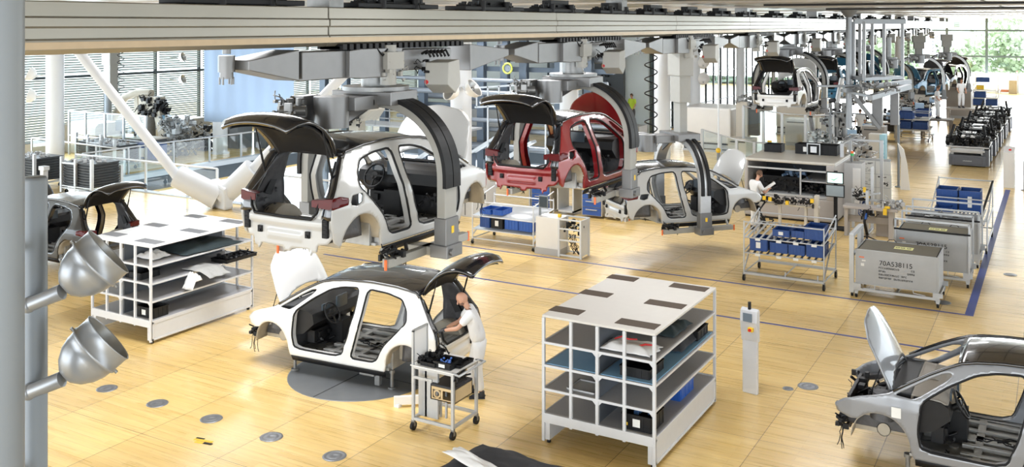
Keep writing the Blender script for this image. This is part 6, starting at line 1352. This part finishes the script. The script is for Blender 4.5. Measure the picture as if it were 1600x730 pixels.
# bollards and end panel
def bollard(label, x, y): 
    t = thing('bollard', label, 'post', (x, y, 0)); b = MB(); b.cyl((0,0,0), (0,0,1.1), .05, n=14); b.build('tube', ALU, t); b = MB(); b.cyl((0,0,0), (0,0,.02), .13, n=16); b.build('foot_plate', STEEL, t)
for i, y in enumerate((40.4, 43.0, 45.6, 48.4, 51.4, 54.8, 58.6, 63.0)): bollard('slim steel post at the right edge of the aisle, %s from the camera' % ordw[i], -1.12+.0*i, y)
t = thing('end_panel', 'white angled panel with a red mark at the end of the blue line', 'panel', (-1.62, 41.0, 0)); b = MB(); b.box(-.22, .16, -.35, .35, 0, 1.35); b.prism([(-.35,1.35), (.35,1.35), (.35,1.5)], 0, -.22, .16); b.build('body', WLAM, t, bevel=.015); b = MB(); b.cyl((0,-.1,1.40), (0,-.12,1.43), .05); b.build('red_mark', REDP, t)
# white partitions at the far end
PARTM = bpy.data.materials.new('translucent_white_panel'); PARTM.use_nodes = True; nt_ = PARTM.node_tree; nt_.nodes.clear()
o_ = nt_.nodes.new('ShaderNodeOutputMaterial'); d_ = nt_.nodes.new('ShaderNodeBsdfDiffuse'); t_ = nt_.nodes.new('ShaderNodeBsdfTranslucent'); x_ = nt_.nodes.new('ShaderNodeMixShader'); n_ = nt_.nodes.new('ShaderNodeTexNoise'); r_ = nt_.nodes.new('ShaderNodeValToRGB')
r_.color_ramp.elements[0].color = (.80, .82, .82, 1); r_.color_ramp.elements[1].color = (.88, .89, .89, 1); nt_.links.new(n_.outputs[0], r_.inputs[0])
for q_ in (d_, t_): nt_.links.new(r_.outputs[0], q_.inputs[0])
nt_.links.new(d_.outputs[0], x_.inputs[1]); nt_.links.new(t_.outputs[0], x_.inputs[2]); nt_.links.new(x_.outputs[0], o_.inputs[0])
for i, (x0, x1) in enumerate([(-8.1, -6.6), (-6.6, -4.8), (-4.8, -3.2), (-3.2, 1)]):
    t = thing('partition', 'white partition wall at the far windows, %s from the left' % ordw[i], 'partition', ((x0+x1)/2, 96.3, 0)); b = MB(); b.box((x0-x1)/2+.02, (x1-x0)/2-.02, -.05, .05, .05, 1.75); b.build('panel', PARTM, t); b = MB(); b.box((x0-x1)/2-.02, (x0-x1)/2+.04, -.06, .06, 0, 1.8); b.build('post', GLAM, t)
    if i >= 2: b = MB(); z = .12 if i == 2 else 1.5; b.box(-.7, .6, -.07, -.05, z, z+.22); b.build('red_band', mat('salmon_band', (.62,.25,.18), .5), t)
    if i >= 2: b = MB(); b.cyl((.45,-.09,z+.11), (.45,-.07,z+.11), .14); b.build('orange_spot', mat('orange_dot', (.9,.45,.05), .5), t)
    if i == 2: b = MB(); b.box(.1, .75, -.6, -.2, 0, 1.2); b.build('grey_case', BEI, t)
# trees outside the far windows
LEAF = mat('leaf_pale_green', (.60, .68, .48), .8, 0, .15, 1.2); TRUNK = mat('bark', (.12, .09, .06), .9)
rnt = random.Random(77)
for i in range(14):
    x = -52+i*5.2+rnt.uniform(-1,1); y = 112+rnt.uniform(0, 14); h = rnt.uniform(7, 11); t = thing('tree', 'broad leafy tree outside the far windows, %s from the left' % ordw[i], 'tree', (x, y, -3)); b = MB(); b.cyl((0,0,0), (0,0,h*.6), .3, .15); b.build('trunk', TRUNK, t)
    b = MB()
    for k in range(26):
        a = rnt.uniform(0, 2*PI); r = rnt.uniform(0, 2.5); c = Vector((r*math.cos(a), r*math.sin(a), h*rnt.uniform(.25, 1.0))); 
        for q in range(90):
            d = Vector((rnt.gauss(0,1), rnt.gauss(0,1), rnt.gauss(0,1))).normalized()*rnt.uniform(.9, 1.7); p = c+d; u = Vector((rnt.uniform(-1,1), rnt.uniform(-1,1), rnt.uniform(-1,1))).normalized()*.28; v = d.cross(u).normalized()*.22
            b.add([p-u, p+v, p+u, p-v], [(0,1,2,3)])
    b.build('crown', LEAF, t)
b = MB(); b.box(-90, 60, 99.5, 160, -3.2, -3.0); struct(b.build('ground_outside', mat('lawn', (.20,.28,.10), .9, 0, .3, .5)))
b = MB(); b.box(-90, -43, -20, 99.5, -3.2, -3.0); struct(b.build('ground_outside_left', mat('pale_gravel', (.6,.6,.58), .9, 0, .1, .5)))
# clutter that nobody could count
for o in bpy.data.objects:
    if o.type == 'MESH' and o.parent and o.name.split('.')[0] in ('mechanism', 'top_parts', 'cable_bundle', 'black_harness', 'front_wiring', 'floor_wiring', 'front_bay_parts', 'cable_sets', 'contents', 'cable_plugs', 'fixture_plate', 'blue_parts', 'metal_parts', 'dark_modules'):
        o['kind'] = 'stuff'
for ch in list(c0.children):
    if ch.name.startswith('tail_lamp'): bpy.data.objects.remove(ch)
